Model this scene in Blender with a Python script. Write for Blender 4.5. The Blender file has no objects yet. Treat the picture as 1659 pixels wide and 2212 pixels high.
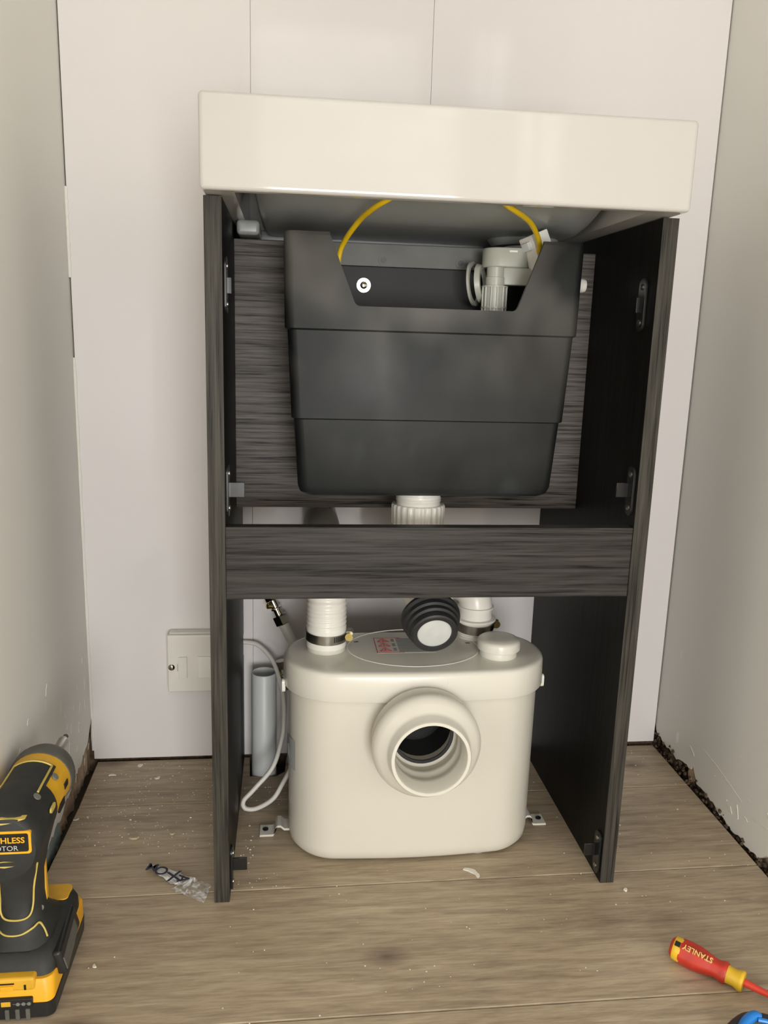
import bpy, bmesh, math, random
from mathutils import Vector, Matrix, noise
random.seed(7)
SC = bpy.context.scene
COL = SC.collection
PI = math.pi

# ------------------------------------------------------------------ camera
cam_d = bpy.data.cameras.new('camera'); cam = bpy.data.objects.new('camera', cam_d); COL.objects.link(cam)
cam_d.sensor_fit = 'HORIZONTAL'; cam_d.sensor_width = 36.0; cam_d.lens = 36.0 * 1760.27 / 1659.0
cam_d.clip_start = 0.02
_r = Vector((0.99300172, -0.11441498, 0.02927111)); _u = Vector((-0.00444513, 0.2114657, 0.97737531)); _f = Vector((0.11801622, 0.97066548, -0.20947721))
M4 = Matrix(((_r.x, _u.x, -_f.x, -0.165338), (_r.y, _u.y, -_f.y, -0.875505), (_r.z, _u.z, -_f.z, 0.670972), (0, 0, 0, 1)))
cam.matrix_world = M4
SC.camera = cam

# ------------------------------------------------------------------ world, lamps, exposure
W = bpy.data.worlds.new('sky'); SC.world = W; W.use_nodes = True
W.node_tree.nodes['Background'].inputs[0].default_value = (1.0, 0.99, 0.97, 1)
W.node_tree.nodes['Background'].inputs[1].default_value = 3.6
def area(name, loc, rot, sx, sy, power, col=(1, 0.97, 0.92)):
    l = bpy.data.lights.new(name, 'AREA'); l.shape = 'RECTANGLE'; l.size = sx; l.size_y = sy; l.energy = power; l.color = col
    o = bpy.data.objects.new(name, l); COL.objects.link(o); o.location = loc; o.rotation_euler = rot
    return o
# daylight entering low through the open doorway, plus added side and ceiling fill lights
area('doorway_daylight', (0.085, -2.62, 0.46), (PI / 2, 0, 0), 0.74, 0.80, 31, (1, 1, 1))
area('ceiling_fill_light', (0.1, -2.05, 2.37), (0, 0, 0), 1.4, 0.8, 0.8, (1, 0.985, 0.96))  # weak overhead fill, an added unseen source
area('side_fill_left', (-1.27, -0.98, 0.80), (0, -PI / 2, 0), 1.4, 1.15, 8.5, (1, 1, 1))  # fill added to brighten the alcove; this wall has no window
area('side_fill_right', (1.37, -0.98, 0.80), (0, PI / 2, 0), 1.4, 1.15, 7.5, (1, 1, 1))  # matching fill added on the right, also without a window
SC.view_settings.view_transform = 'Standard'; SC.view_settings.look = 'None'
SC.view_settings.exposure = 0.2; SC.view_settings.gamma = 1.0; SC.view_settings.use_curve_mapping = False

# ------------------------------------------------------------------ materials
def lin(c):
    c = c / 255.0
    return c / 12.92 if c <= 0.04045 else ((c + 0.055) / 1.055) ** 2.4
def rgb(r, g, b): return (lin(r), lin(g), lin(b), 1)
class NT:
    def __init__(s, name):
        s.m = bpy.data.materials.new(name); s.m.use_nodes = True; s.t = s.m.node_tree
        s.b = s.t.nodes['Principled BSDF']
    def n(s, typ, **kw):
        x = s.t.nodes.new(typ)
        for k, v in kw.items():
            if k.startswith('_'): x.inputs[k[1:]].default_value = v
            else: setattr(x, k, v)
        return x
    def l(s, a, b): s.t.links.new(a, b)
    def coord(s, scale=(1, 1, 1), rot=(0, 0, 0), kind='Object'):
        tc = s.n('ShaderNodeTexCoord'); mp = s.n('ShaderNodeMapping')
        mp.inputs['Scale'].default_value = scale; mp.inputs['Rotation'].default_value = rot
        s.l(tc.outputs[kind], mp.inputs['Vector']); return mp.outputs[0]
    def noise(s, vec, scale, detail=3, rough=0.5, dist=0.0):
        x = s.n('ShaderNodeTexNoise'); x.inputs['Scale'].default_value = scale; x.inputs['Detail'].default_value = detail
        x.inputs['Roughness'].default_value = rough; x.inputs['Distortion'].default_value = dist
        s.l(vec, x.inputs['Vector']); return x.outputs['Fac']
    def ramp(s, fac, stops):
        x = s.n('ShaderNodeValToRGB'); e = x.color_ramp.elements
        while len(e) < len(stops): e.new(0.5)
        for i, (p, c) in enumerate(stops): e[i].position = p; e[i].color = c
        s.l(fac, x.inputs[0]); return x.outputs[0]
    def mix(s, fac, a, b, mode='MIX'):
        x = s.n('ShaderNodeMix', data_type='RGBA', blend_type=mode)
        for v, i in ((fac, 0), (a, 6), (b, 7)):
            if hasattr(v, 'links'): s.l(v, x.inputs[i])
            else: x.inputs[i].default_value = v
        return x.outputs[2]
    def bump(s, h, strength=0.2, dist=0.001):
        x = s.n('ShaderNodeBump'); x.inputs['Strength'].default_value = strength; x.inputs['Distance'].default_value = dist
        s.l(h, x.inputs['Height']); s.l(x.outputs[0], s.b.inputs['Normal'])
def plain(name, col, rough=0.4, metal=0.0, var=0.06, scale=30, spec=0.5, bump=0.0):
    k = NT(name); v = k.coord()
    nz = k.noise(v, scale, 4)
    a = tuple(c * (1 - var) for c in col[:3]) + (1,); b = tuple(min(1, c * (1 + var)) for c in col[:3]) + (1,)
    k.l(k.ramp(nz, [(0.3, a), (0.7, b)]), k.b.inputs['Base Color'])
    k.b.inputs['Roughness'].default_value = rough; k.b.inputs['Metallic'].default_value = metal
    k.b.inputs['Specular IOR Level'].default_value = spec
    if bump: k.bump(k.noise(v, scale * 6, 2), bump, 0.0006)
    return k.m
def dark_wood(name, axis, c0, c1, rough=0.45, fine=1.0):
    k = NT(name)
    sc = {'x': (3.0, 90, 90), 'z': (90, 90, 3.0)}[axis]
    sc2 = {'x': (9.0, 420, 420), 'z': (420, 420, 9.0)}[axis]
    v = k.coord(sc); v2 = k.coord(sc2)
    a = k.noise(v, 1.6 * fine, 3, 0.6, 0.25); b = k.noise(v2, 1.0 * fine, 2, 0.6)
    m = k.n('ShaderNodeMath', operation='MULTIPLY_ADD'); k.l(b, m.inputs[0]); m.inputs[1].default_value = 0.55
    k.l(a, m.inputs[2])
    col = k.ramp(m.outputs[0], [(0.55, c0), (0.72, tuple((p + q) / 2 for p, q in zip(c0, c1))), (0.95, c1)])
    k.l(col, k.b.inputs['Base Color']); k.b.inputs['Roughness'].default_value = rough; k.b.inputs['Specular IOR Level'].default_value = 0.14
    k.bump(m.outputs[0], 0.25, 0.0005)
    return k.m
def oak(name):
    k = NT(name)
    oi = k.n('ShaderNodeObjectInfo')
    tc = k.n('ShaderNodeTexCoord')
    off = k.n('ShaderNodeVectorMath', operation='SCALE'); off.inputs[0].default_value = (7.3, 3.1, 11.7)
    k.l(oi.outputs['Random'], off.inputs['Scale'])
    add = k.n('ShaderNodeVectorMath', operation='ADD'); k.l(tc.outputs['Object'], add.inputs[0]); k.l(off.outputs[0], add.inputs[1])
    def mp(s):
        m = k.n('ShaderNodeMapping'); m.inputs['Scale'].default_value = s; k.l(add.outputs[0], m.inputs[0]); return m.outputs[0]
    big = k.noise(mp((1.6, 6, 1)), 1.0, 5, 0.6, 1.6)
    wav = k.n('ShaderNodeTexWave', wave_type='BANDS', bands_direction='Y'); wav.inputs['Scale'].default_value = 4.2
    wav.inputs['Distortion'].default_value = 11.0; wav.inputs['Detail'].default_value = 3; wav.inputs['Detail Scale'].default_value = 0.9
    wav.inputs['Detail Roughness'].default_value = 0.55
    k.l(mp((1.0, 3.4, 1)), wav.inputs['Vector'])
    fine = k.noise(mp((26, 330, 1)), 1.0, 3, 0.7, 0.3)
    mid = k.noise(mp((7, 70, 1)), 1.0, 4, 0.65, 1.0)
    c1 = k.ramp(big, [(0.32, rgb(118, 101, 84)), (0.5, rgb(164, 147, 122)), (0.66, rgb(200, 184, 156))])
    c2 = k.mix(0.30, c1, k.ramp(wav.outputs['Fac'], [(0.0, rgb(118, 101, 84)), (0.35, rgb(160, 142, 119)), (1.0, rgb(188, 172, 147))]))
    c25 = k.mix(0.40, c2, k.ramp(mid, [(0.32, rgb(104, 88, 72)), (0.52, rgb(166, 148, 123)), (0.68, rgb(202, 186, 159))]))
    c3 = k.mix(0.30, c25, k.ramp(fine, [(0.32, rgb(112, 96, 79)), (0.62, rgb(190, 174, 149))]))
    knot = k.n('ShaderNodeTexVoronoi'); knot.inputs['Scale'].default_value = 1.0; k.l(mp((4.3, 8.5, 1)), knot.inputs['Vector'])
    kf = k.ramp(knot.outputs['Distance'], [(0.0, (1, 1, 1, 1)), (0.05, (0.5, 0.5, 0.5, 1)), (0.14, (0, 0, 0, 1))])
    c4 = k.mix(kf, c3, rgb(92, 79, 68))
    hsv = k.n('ShaderNodeHueSaturation'); k.l(c4, hsv.inputs['Color'])
    k.l(oi.outputs['Color'], hsv.inputs['Value'])
    k.l(hsv.outputs[0], k.b.inputs['Base Color'])
    k.b.inputs['Roughness'].default_value = 0.5
    k.bump(fine, 0.12, 0.0005)
    return k.m
def plaster(name, ca, cb):
    k = NT(name); v = k.coord()
    a = k.noise(v, 2.2, 3); b = k.noise(v, 55, 4)
    c = k.ramp(a, [(0.3, ca), (0.7, cb)])
    chips = k.n('ShaderNodeTexVoronoi'); chips.inputs['Scale'].default_value = 1.0
    k.l(k.coord((16, 26, 12)), chips.inputs['Vector'])
    cf = k.ramp(chips.outputs['Distance'], [(0.0, (1, 1, 1, 1)), (0.10, (0.9, 0.9, 0.9, 1)), (0.13, (0, 0, 0, 1))])
    # chips only low on the wall, where the skirting was torn away
    tc = k.n('ShaderNodeTexCoord'); sx = k.n('ShaderNodeSeparateXYZ'); k.l(tc.outputs['Object'], sx.inputs[0])
    low = k.n('ShaderNodeMapRange'); k.l(sx.outputs[2], low.inputs[0]); low.inputs[1].default_value = 0.10; low.inputs[2].default_value = 0.22
    low.inputs[3].default_value = 1; low.inputs[4].default_value = 0
    mm = k.n('ShaderNodeMath', operation='MULTIPLY'); k.l(cf, mm.inputs[0]); k.l(low.outputs[0], mm.inputs[1])
    k.l(k.mix(mm.outputs[0], c, rgb(254, 252, 248)), k.b.inputs['Base Color'])
    k.b.inputs['Roughness'].default_value = 0.5
    k.bump(b, 0.10, 0.0015)
    return k.m
def cladding(name):
    k = NT(name); v = k.coord()
    k.l(k.ramp(k.noise(v, 1.7, 2), [(0.3, rgb(223, 218, 216)), (0.7, rgb(228, 224, 221))]), k.b.inputs['Base Color'])
    k.b.inputs['Roughness'].default_value = 0.07
    k.bump(k.noise(k.coord((5, 5, 0.8)), 1.0, 1), 0.04, 0.01)
    return k.m
def block_wall(name):
    k = NT(name); v = k.coord((1, 1, 1), (PI / 2, 0, 0))
    br = k.n('ShaderNodeTexBrick'); k.l(v, br.inputs['Vector'])
    br.inputs['Color1'].default_value = rgb(236, 232, 226); br.inputs['Color2'].default_value = rgb(205, 200, 192); br.inputs['Mortar'].default_value = rgb(176, 170, 162)
    br.inputs['Scale'].default_value = 1.0; br.inputs['Brick Width'].default_value = 0.32; br.inputs['Row Height'].default_value = 0.15; br.inputs['Mortar Size'].default_value = 0.008
    k.l(br.outputs['Color'], k.b.inputs['Base Color']); k.b.inputs['Roughness'].default_value = 0.9
    return k.m
def smudge_sheen_black(name, c0, c1):
    k = NT(name); v = k.coord((9, 9, 6))
    a = k.noise(v, 1.0, 3, 0.5, 0.3)
    base = k.ramp(a, [(0.35, c0), (0.6, c1), (0.74, tuple(min(1, q * 2.6) for q in c1[:3]) + (1,))])
    # pale blotchy smudges, and the upper tier's grey sheen painted into the colour
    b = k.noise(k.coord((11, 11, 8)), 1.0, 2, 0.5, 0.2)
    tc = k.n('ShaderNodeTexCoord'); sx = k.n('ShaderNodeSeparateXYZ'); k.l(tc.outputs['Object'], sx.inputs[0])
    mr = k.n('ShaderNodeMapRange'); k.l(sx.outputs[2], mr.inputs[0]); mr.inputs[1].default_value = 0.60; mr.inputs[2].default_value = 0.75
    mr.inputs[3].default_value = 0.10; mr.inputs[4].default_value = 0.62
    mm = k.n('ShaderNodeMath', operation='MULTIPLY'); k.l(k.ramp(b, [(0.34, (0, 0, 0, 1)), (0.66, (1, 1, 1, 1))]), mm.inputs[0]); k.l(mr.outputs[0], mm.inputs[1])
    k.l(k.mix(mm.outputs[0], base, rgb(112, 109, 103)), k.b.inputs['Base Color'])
    rr_ = k.ramp(a, [(0.3, (0.36, 0.36, 0.36, 1)), (0.7, (0.55, 0.55, 0.55, 1))]); k.l(rr_, k.b.inputs['Roughness'])
    k.b.inputs['Specular IOR Level'].default_value = 0.22
    return k.m
def rubble_mat(name):
    k = NT(name); v = k.coord()
    k.l(k.ramp(k.noise(v, 70, 5, 0.7), [(0.3, rgb(40, 32, 24)), (0.55, rgb(92, 76, 58)), (0.8, rgb(140, 122, 98))]), k.b.inputs['Base Color'])
    k.b.inputs['Roughness'].default_value = 0.95; k.bump(k.noise(v, 160, 4), 0.8, 0.003)
    return k.m
def clear_film(name):
    k = NT(name); k.b.inputs['Base Color'].default_value = (0.9, 0.9, 0.9, 1); k.b.inputs['Roughness'].default_value = 0.12
    tr = k.n('ShaderNodeBsdfTransparent'); ms = k.n('ShaderNodeMixShader')
    k.l(k.ramp(k.noise(k.coord(), 60, 3, 0.6, 1.5), [(0.42, (0.12, 0.12, 0.12, 1)), (0.62, (0.85, 0.85, 0.85, 1))]), ms.inputs[0])
    k.l(tr.outputs[0], ms.inputs[1]); k.l(k.b.outputs[0], ms.inputs[2])
    k.l(ms.outputs[0], k.t.nodes['Material Output'].inputs[0])
    return k.m

MT = {
 'oak': oak('oak_laminate'),
 'plaster': plaster('painted_plaster', rgb(231, 229, 221), rgb(236, 234, 226)),
 'roomwall': plain('room_paint', rgb(228, 224, 216), 0.7, var=0.02, scale=3),
 'ceiling': plain('ceiling_paint', rgb(206, 204, 198), 0.8, var=0.02, scale=3),
 'clad': cladding('gloss_cladding'),
 'blocks': block_wall('painted_blocks'),
 'paving': plain('paving', rgb(150, 148, 142), 0.9, var=0.1, scale=4),
 'subfloor': plain('subfloor', rgb(70, 58, 46), 0.95, var=0.3, scale=40, bump=0.5),
 'rubble': rubble_mat('rubble'),
 'brickdust': plain('raw_plaster', rgb(172, 148, 124), 0.95, var=0.2, scale=60, bump=0.6),
 'board': plain('green_board', rgb(138, 150, 146), 0.9, var=0.12, scale=50, bump=0.4),
 'wood_v_shaded': dark_wood('dark_wood_shaded', 'z', rgb(4, 4, 3), rgb(22, 21, 19)),  # cabinet's inner shade painted in: darker than the same wood on the edges
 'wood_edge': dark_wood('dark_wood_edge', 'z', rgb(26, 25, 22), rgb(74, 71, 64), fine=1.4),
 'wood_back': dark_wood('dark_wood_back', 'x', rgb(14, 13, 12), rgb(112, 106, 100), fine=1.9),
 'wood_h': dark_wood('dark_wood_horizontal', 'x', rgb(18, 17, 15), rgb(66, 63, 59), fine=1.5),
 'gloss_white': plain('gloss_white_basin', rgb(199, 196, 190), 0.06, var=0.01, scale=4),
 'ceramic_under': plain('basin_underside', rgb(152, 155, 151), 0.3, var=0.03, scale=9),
 'black_plastic': smudge_sheen_black('cistern_plastic', rgb(9, 10, 10), rgb(32, 35, 35)),
 'black_inner': plain('cistern_inside', rgb(28, 28, 27), 0.6, var=0.25, scale=22),
 'grey_lip': plain('cistern_lip', rgb(88, 88, 84), 0.5, var=0.15, scale=25),
 'valve_grey': plain('valve_plastic', rgb(176, 177, 166), 0.35, var=0.05, scale=40),
 'white_plastic': plain('white_plastic', rgb(236, 233, 224), 0.28, var=0.015, scale=12),
 'pump_white': plain('pump_plastic', rgb(215, 211, 198), 0.3, var=0.012, scale=8),
 'pump_lid': plain('pump_lid_plastic', rgb(220, 217, 205), 0.24, var=0.012, scale=8),
 'pvc_grey': plain('pvc_pipe', rgb(206, 208, 206), 0.4, var=0.02, scale=10),
 'rubber': plain('black_rubber', rgb(34, 35, 36), 0.5, var=0.15, scale=50),
 'plug': plain('pipe_end', rgb(196, 200, 196), 0.5, var=0.05, scale=60),
 'yellow_tube': plain('yellow_tube', rgb(222, 186, 28), 0.35, var=0.05, scale=40),
 'chrome': plain('chrome', rgb(196, 190, 176), 0.16, metal=1.0, var=0.08, scale=60),
 'steel': plain('steel', rgb(168, 164, 156), 0.3, metal=1.0, var=0.1, scale=80),
 'brass': plain('brass_screw', rgb(196, 178, 110), 0.3, metal=1.0, var=0.1, scale=80),
 'black_metal': plain('black_bracket', rgb(30, 31, 31), 0.22, var=0.2, scale=40),
 'cable': plain('cable_white', rgb(226, 223, 214), 0.4, var=0.03, scale=50),
 'spur': plain('spur_plastic', rgb(226, 222, 212), 0.35, var=0.015, scale=20),
 'red_print': plain('red_print', rgb(186, 58, 58), 0.5, var=0.05),
 'grey_print': plain('grey_print', rgb(120, 120, 120), 0.5, var=0.15, scale=200),
 'label': plain('label_paper', rgb(224, 222, 216), 0.5, var=0.02),
 'label_grey': plain('label_grey', rgb(168, 170, 168), 0.4, var=0.05),
 'dk_black': plain('drill_rubber', rgb(40, 41, 39), 0.62, var=0.18, scale=70, bump=0.15),
 'dk_plastic': plain('drill_plastic', rgb(32, 33, 33), 0.4, var=0.15, scale=60),
 'dk_nose': plain('drill_nose', rgb(92, 91, 84), 0.6, var=0.12, scale=60),
 'dk_yellow': plain('drill_yellow', rgb(222, 170, 46), 0.45, var=0.10, scale=45),
 'dk_yellow2': plain('battery_yellow', rgb(240, 176, 34), 0.42, var=0.06, scale=45),
 'dk_line': plain('drill_line', rgb(206, 184, 92), 0.5, var=0.08, scale=60),
 'badge': plain('badge_black', rgb(22, 22, 22), 0.4, var=0.1),
 'silver_print': plain('silver_print', rgb(184, 184, 180), 0.4),
 'grey_spot': plain('grey_spot', rgb(120, 120, 114), 0.5),
 'sd_red': plain('screwdriver_red', rgb(192, 52, 34), 0.45, var=0.14, scale=60, bump=0.15),
 'sd_shaft': plain('shaft_red', rgb(216, 66, 44), 0.35, var=0.04),
 'sd_yellow': plain('screwdriver_yellow', rgb(226, 184, 44), 0.4, var=0.08, scale=60),
 'sd_print': plain('sd_print', rgb(230, 196, 120), 0.5),
 'blue': plain('tool_blue', rgb(22, 122, 206), 0.35, var=0.06, scale=40),
 'film': clear_film('clear_film'),
 'film_white': plain('printed_film', rgb(226, 224, 218), 0.15, var=0.08, scale=90),
 'ink': plain('ink', rgb(38, 34, 62), 0.5),
 'scrap': plain('paint_scrap', rgb(228, 224, 212), 0.8, var=0.05, scale=90),
 'scrap_tan': plain('plaster_crumb', rgb(186, 170, 140), 0.9, var=0.12, scale=90),
 'panelwhite': plain('fill_panel_white', rgb(238, 238, 236), 0.5),
}

# ------------------------------------------------------------------ mesh helpers
class MB:
    def __init__(s): s.v = []; s.f = []
    def add(s, vs, fs):
        o = len(s.v); s.v += [tuple(p) for p in vs]; s.f += [tuple(i + o for i in f) for f in fs]; return s
    def box(s, x0, x1, y0, y1, z0, z1, mat=None):
        vs = [Vector((x, y, z)) for z in (z0, z1) for y in (y0, y1) for x in (x0, x1)]
        if mat: vs = [mat @ p for p in vs]
        return s.add(vs, [(0, 2, 3, 1), (4, 5, 7, 6), (0, 1, 5, 4), (2, 6, 7, 3), (0, 4, 6, 2), (1, 3, 7, 5)])
    def loft(s, rings, cap0=True, cap1=True, closed=False):
        n = len(rings[0]); vs = [p for r in rings for p in r]; fs = []
        m = len(rings)
        for i in range(m if closed else m - 1):
            a, b = i * n, ((i + 1) % m) * n
            for j in range(n): fs.append((a + j, a + (j + 1) % n, b + (j + 1) % n, b + j))
        if not closed:
            if cap0: fs.append(tuple(reversed(range(n))))
            if cap1: fs.append(tuple(range((m - 1) * n, m * n)))
        return s.add(vs, fs)
    def lathe(s, prof, o, axis, n=32, caps=(True, True)):
        ax = Vector(axis).normalized(); t = Vector((0, 0, 1)) if abs(ax.z) < 0.9 else Vector((1, 0, 0))
        u = ax.cross(t).normalized(); w = ax.cross(u); o = Vector(o)
        rings = [[o + ax * h + (u * math.cos(2 * PI * j / n) + w * math.sin(2 * PI * j / n)) * r for j in range(n)] for r, h in prof]
        return s.loft(rings, *caps)
    def ring_lathe(s, prof, o, axis, n=40):   # closed profile (torus-like)
        ax = Vector(axis).normalized(); t = Vector((0, 0, 1)) if abs(ax.z) < 0.9 else Vector((1, 0, 0))
        u = ax.cross(t).normalized(); w = ax.cross(u); o = Vector(o)
        rings = [[o + ax * h + (u * math.cos(2 * PI * j / n) + w * math.sin(2 * PI * j / n)) * r for j in range(n)] for r, h in prof]
        return s.loft(rings, closed=True)
    def tube(s, pts, r, n=12, caps=(True, True)):
        pts = [Vector(p) for p in pts]; rr = r if isinstance(r, (list, tuple)) else [r] * len(pts)
        rings = []; prev = None
        for i, p in enumerate(pts):
            d = (pts[min(i + 1, len(pts) - 1)] - pts[max(i - 1, 0)]).normalized()
            if prev is None:
                t = Vector((0, 0, 1)) if abs(d.z) < 0.9 else Vector((1, 0, 0)); u = d.cross(t).normalized()
            else: u = (prev - d * prev.dot(d)).normalized()
            prev = u; w = d.cross(u)
            rings.append([p + (u * math.cos(2 * PI * j / n) + w * math.sin(2 * PI * j / n)) * rr[i] for j in range(n)])
        return s.loft(rings, *caps)
    def prism(s, poly, axis, a, b):
        def P(u, v, w): return {'y': (u, w, v), 'x': (w, u, v), 'z': (u, v, w)}[axis]
        n = len(poly)
        vs = [P(u, v, a) for u, v in poly] + [P(u, v, b) for u, v in poly]
        fs = [tuple(range(n)), tuple(reversed(range(n, 2 * n)))] + [(i, i + n, (i + 1) % n + n, (i + 1) % n) for i in range(n)]
        return s.add(vs, fs)
    def mesh(s, bevel=0.0, seg=2, weld=False):
        bm = bmesh.new(); vv = [bm.verts.new(p) for p in s.v]
        for f in s.f:
            try: bm.faces.new([vv[i] for i in f])
            except ValueError: pass
        if weld: bmesh.ops.remove_doubles(bm, verts=bm.verts, dist=1e-5)
        bmesh.ops.recalc_face_normals(bm, faces=bm.faces)
        if bevel:
            bmesh.ops.bevel(bm, geom=[e for e in bm.edges if len(e.link_faces) == 2 and e.calc_face_angle(0) > 0.6], offset=bevel, segments=seg, affect='EDGES', profile=0.5, clamp_overlap=True)
        return bm
def finish(bm, name, mat, parent=None, smooth=40, wn=False):
    me = bpy.data.meshes.new(name); bm.to_mesh(me); bm.free()
    if smooth:
        me.polygons.foreach_set('use_smooth', [True] * len(me.polygons))
        me.set_sharp_from_angle(angle=math.radians(smooth))
    o = bpy.data.objects.new(name, me); COL.objects.link(o)
    me.materials.append(MT[mat] if isinstance(mat, str) else mat)
    if wn: o.modifiers.new('weighted', 'WEIGHTED_NORMAL').keep_sharp = True
    if parent is not None: adopt(o, parent)
    return o
def adopt(o, parent):
    o.parent = parent
    o.matrix_parent_inverse = parent_world(parent).inverted()
def parent_world(p):
    m = Matrix.LocRotScale(p.location, p.rotation_euler, p.scale)
    return (parent_world(p.parent) @ p.matrix_parent_inverse @ m) if p.parent else m
def build(mb, name, mat, parent=None, bevel=0.0, seg=2, smooth=40, weld=False):
    return finish(mb.mesh(bevel, seg, weld), name, mat, parent, smooth, bevel > 0 and smooth > 0)
def box(name, mat, parent, x0, x1, y0, y1, z0, z1, bevel=0.001, seg=2):
    return build(MB().box(x0, x1, y0, y1, z0, z1), name, mat, parent, bevel, seg)
def boolean(o, cutter_mb, op='DIFFERENCE'):
    c = build(cutter_mb, 'cutter_tmp', 'rubber', None, 0, smooth=0)
    o.modifiers.clear(); m = o.modifiers.new('b', 'BOOLEAN'); m.operation = op; m.object = c; m.solver = 'EXACT'
    bpy.context.view_layer.update()
    dg = bpy.context.evaluated_depsgraph_get()
    me = bpy.data.meshes.new_from_object(o.evaluated_get(dg))
    o.modifiers.clear(); old = o.data; nm = old.name; o.data = me; bpy.data.meshes.remove(old); me.name = nm
    cm = c.data; bpy.data.objects.remove(c); bpy.data.meshes.remove(cm)
    me.polygons.foreach_set('use_smooth', [True] * len(me.polygons)); me.set_sharp_from_angle(angle=math.radians(35))
def tag(o, label, cat, group=None, kind=None):
    o['label'] = label; o['category'] = cat
    if group: o['group'] = group
    if kind: o['kind'] = kind
    return o
def thing(name, loc, label, cat, group=None):
    o = bpy.data.objects.new(name, None); COL.objects.link(o); o.location = loc; o.empty_display_size = 0.02
    return tag(o, label, cat, group)
def struct(o, label, cat):
    o['kind'] = 'structure'; o['label'] = label; o['category'] = cat; return o
def rr(cx, cy, hx, hy, r, z=None, n=6, f=None):
    pts = []
    for qx, qy, a0 in ((1, 1, 0), (-1, 1, 90), (-1, -1, 180), (1, -1, 270)):
        for i in range(n + 1):
            a = math.radians(a0 + 90 * i / n)
            pts.append((cx + qx * (hx - r) + r * math.cos(a), cy + qy * (hy - r) + r * math.sin(a)))
    return [Vector((x, y, z)) for x, y in pts] if f is None else [Vector(f(x, y)) for x, y in pts]
def spline(pts, n=8):
    P = [Vector(p) for p in pts]; out = []
    for i in range(len(P) - 1):
        a, b = P[max(i - 1, 0)], P[i]; c, d = P[i + 1], P[min(i + 2, len(P) - 1)]
        for k in range(n):
            t = k / n
            out.append(0.5 * ((2 * b) + (c - a) * t + (2 * a - 5 * b + 4 * c - d) * t * t + (3 * b - a - 3 * c + d) * t ** 3))
    return out + [P[-1]]
def text_mesh(name, body, size, mat, M, parent=None, extrude=0.0002, shear=0.0, space=1.0, bold=0.0):
    cu = bpy.data.curves.new('t', 'FONT'); cu.body = body; cu.size = size; cu.extrude = extrude; cu.align_x = 'CENTER'; cu.align_y = 'CENTER'
    cu.shear = shear; cu.space_character = space; cu.offset = bold; cu.resolution_u = 3
    t = bpy.data.objects.new('t', cu); COL.objects.link(t); bpy.context.view_layer.update()
    me = bpy.data.meshes.new_from_object(t.evaluated_get(bpy.context.evaluated_depsgraph_get()))
    bpy.data.objects.remove(t); bpy.data.curves.remove(cu)
    me.transform(M); me.name = name; me.materials.clear(); me.materials.append(MT[mat])
    o = bpy.data.objects.new(name, me); COL.objects.link(o)
    if parent is not None: adopt(o, parent)
    return o
def frame(o, x, y, z=None):
    x = Vector(x).normalized(); y = Vector(y); y = (y - x * y.dot(x)).normalized(); z = x.cross(y)
    return Matrix(((x.x, y.x, z.x, o[0]), (x.y, y.y, z.y, o[1]), (x.z, y.z, z.z, o[2]), (0, 0, 0, 1)))

# ------------------------------------------------------------------ room shell
XL, XR, YB = -0.4687, 0.4636, 0.348
RX0, RX1, RY0, RY1, RZ = -1.3, 1.4, -2.6, -0.35, 2.4
floor = build(MB().box(RX0, RX1, RY0, 0.46, -0.06, -0.02), 'floor', 'subfloor'); struct(floor, 'grey-brown oak laminate floor laid in wide planks', 'floor')
SHADE = [1.12, 1.14, 1.14, 1.12]   # tone of each laid plank, back row first
def plank(poly=None, x0=0, x1=0, y0=0, y1=0):
    if poly is None: poly = [(x0, y0), (x1, y0), (x1, y1), (x0, y1)]
    o = build(MB().prism(poly, 'z', -0.02, 0.0), 'plank', 'oak', floor, 0.0011, 1, smooth=30)
    v = SHADE.pop(0) if SHADE else random.uniform(0.96, 1.08); o.color = (v, v, v, 1)
    return o
g = 0.0005
plank([(XL + 0.0085, 0.2185 + g), (0.4595, 0.2175 + g), (0.4605, 0.347), (-0.165, 0.347), (-0.167, 0.300), (-0.181, 0.286), (-0.221, 0.288), (-0.223, 0.347), (XL + 0.007, 0.347)])
plank([(XL + 0.004, 0.0195 + g), (0.4580, 0.0205 + g), (0.4595, 0.2175 - g), (XL + 0.0085, 0.2185 - g)])
plank([(XL + 0.002, -0.1790 + g), (0.4560, -0.1835 + g), (0.4580, 0.0205 - g), (XL + 0.004, 0.0195 - g)])
plank([(XL + 0.002, -0.3785 + g), (0.4550, -0.3815 + g), (0.4560, -0.1835 - g), (XL + 0.002, -0.1790 - g)])
yy = -0.3825; row = 0
while yy > RY0 + 0.05:
    xx = RX0 + 0.005 - (0.45 * row) % 1.2
    y0 = max(yy - 0.2, RY0)
    while xx < RX1 - 0.01:
        a, b = max(xx, RX0 + 0.005), min(xx + 1.2, RX1 - 0.005)
        if b - a > 0.03: plank(x0=a + g, x1=b - g, y0=y0 + g, y1=yy - g)
        xx += 1.2
    yy -= 0.2; row += 1

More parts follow.
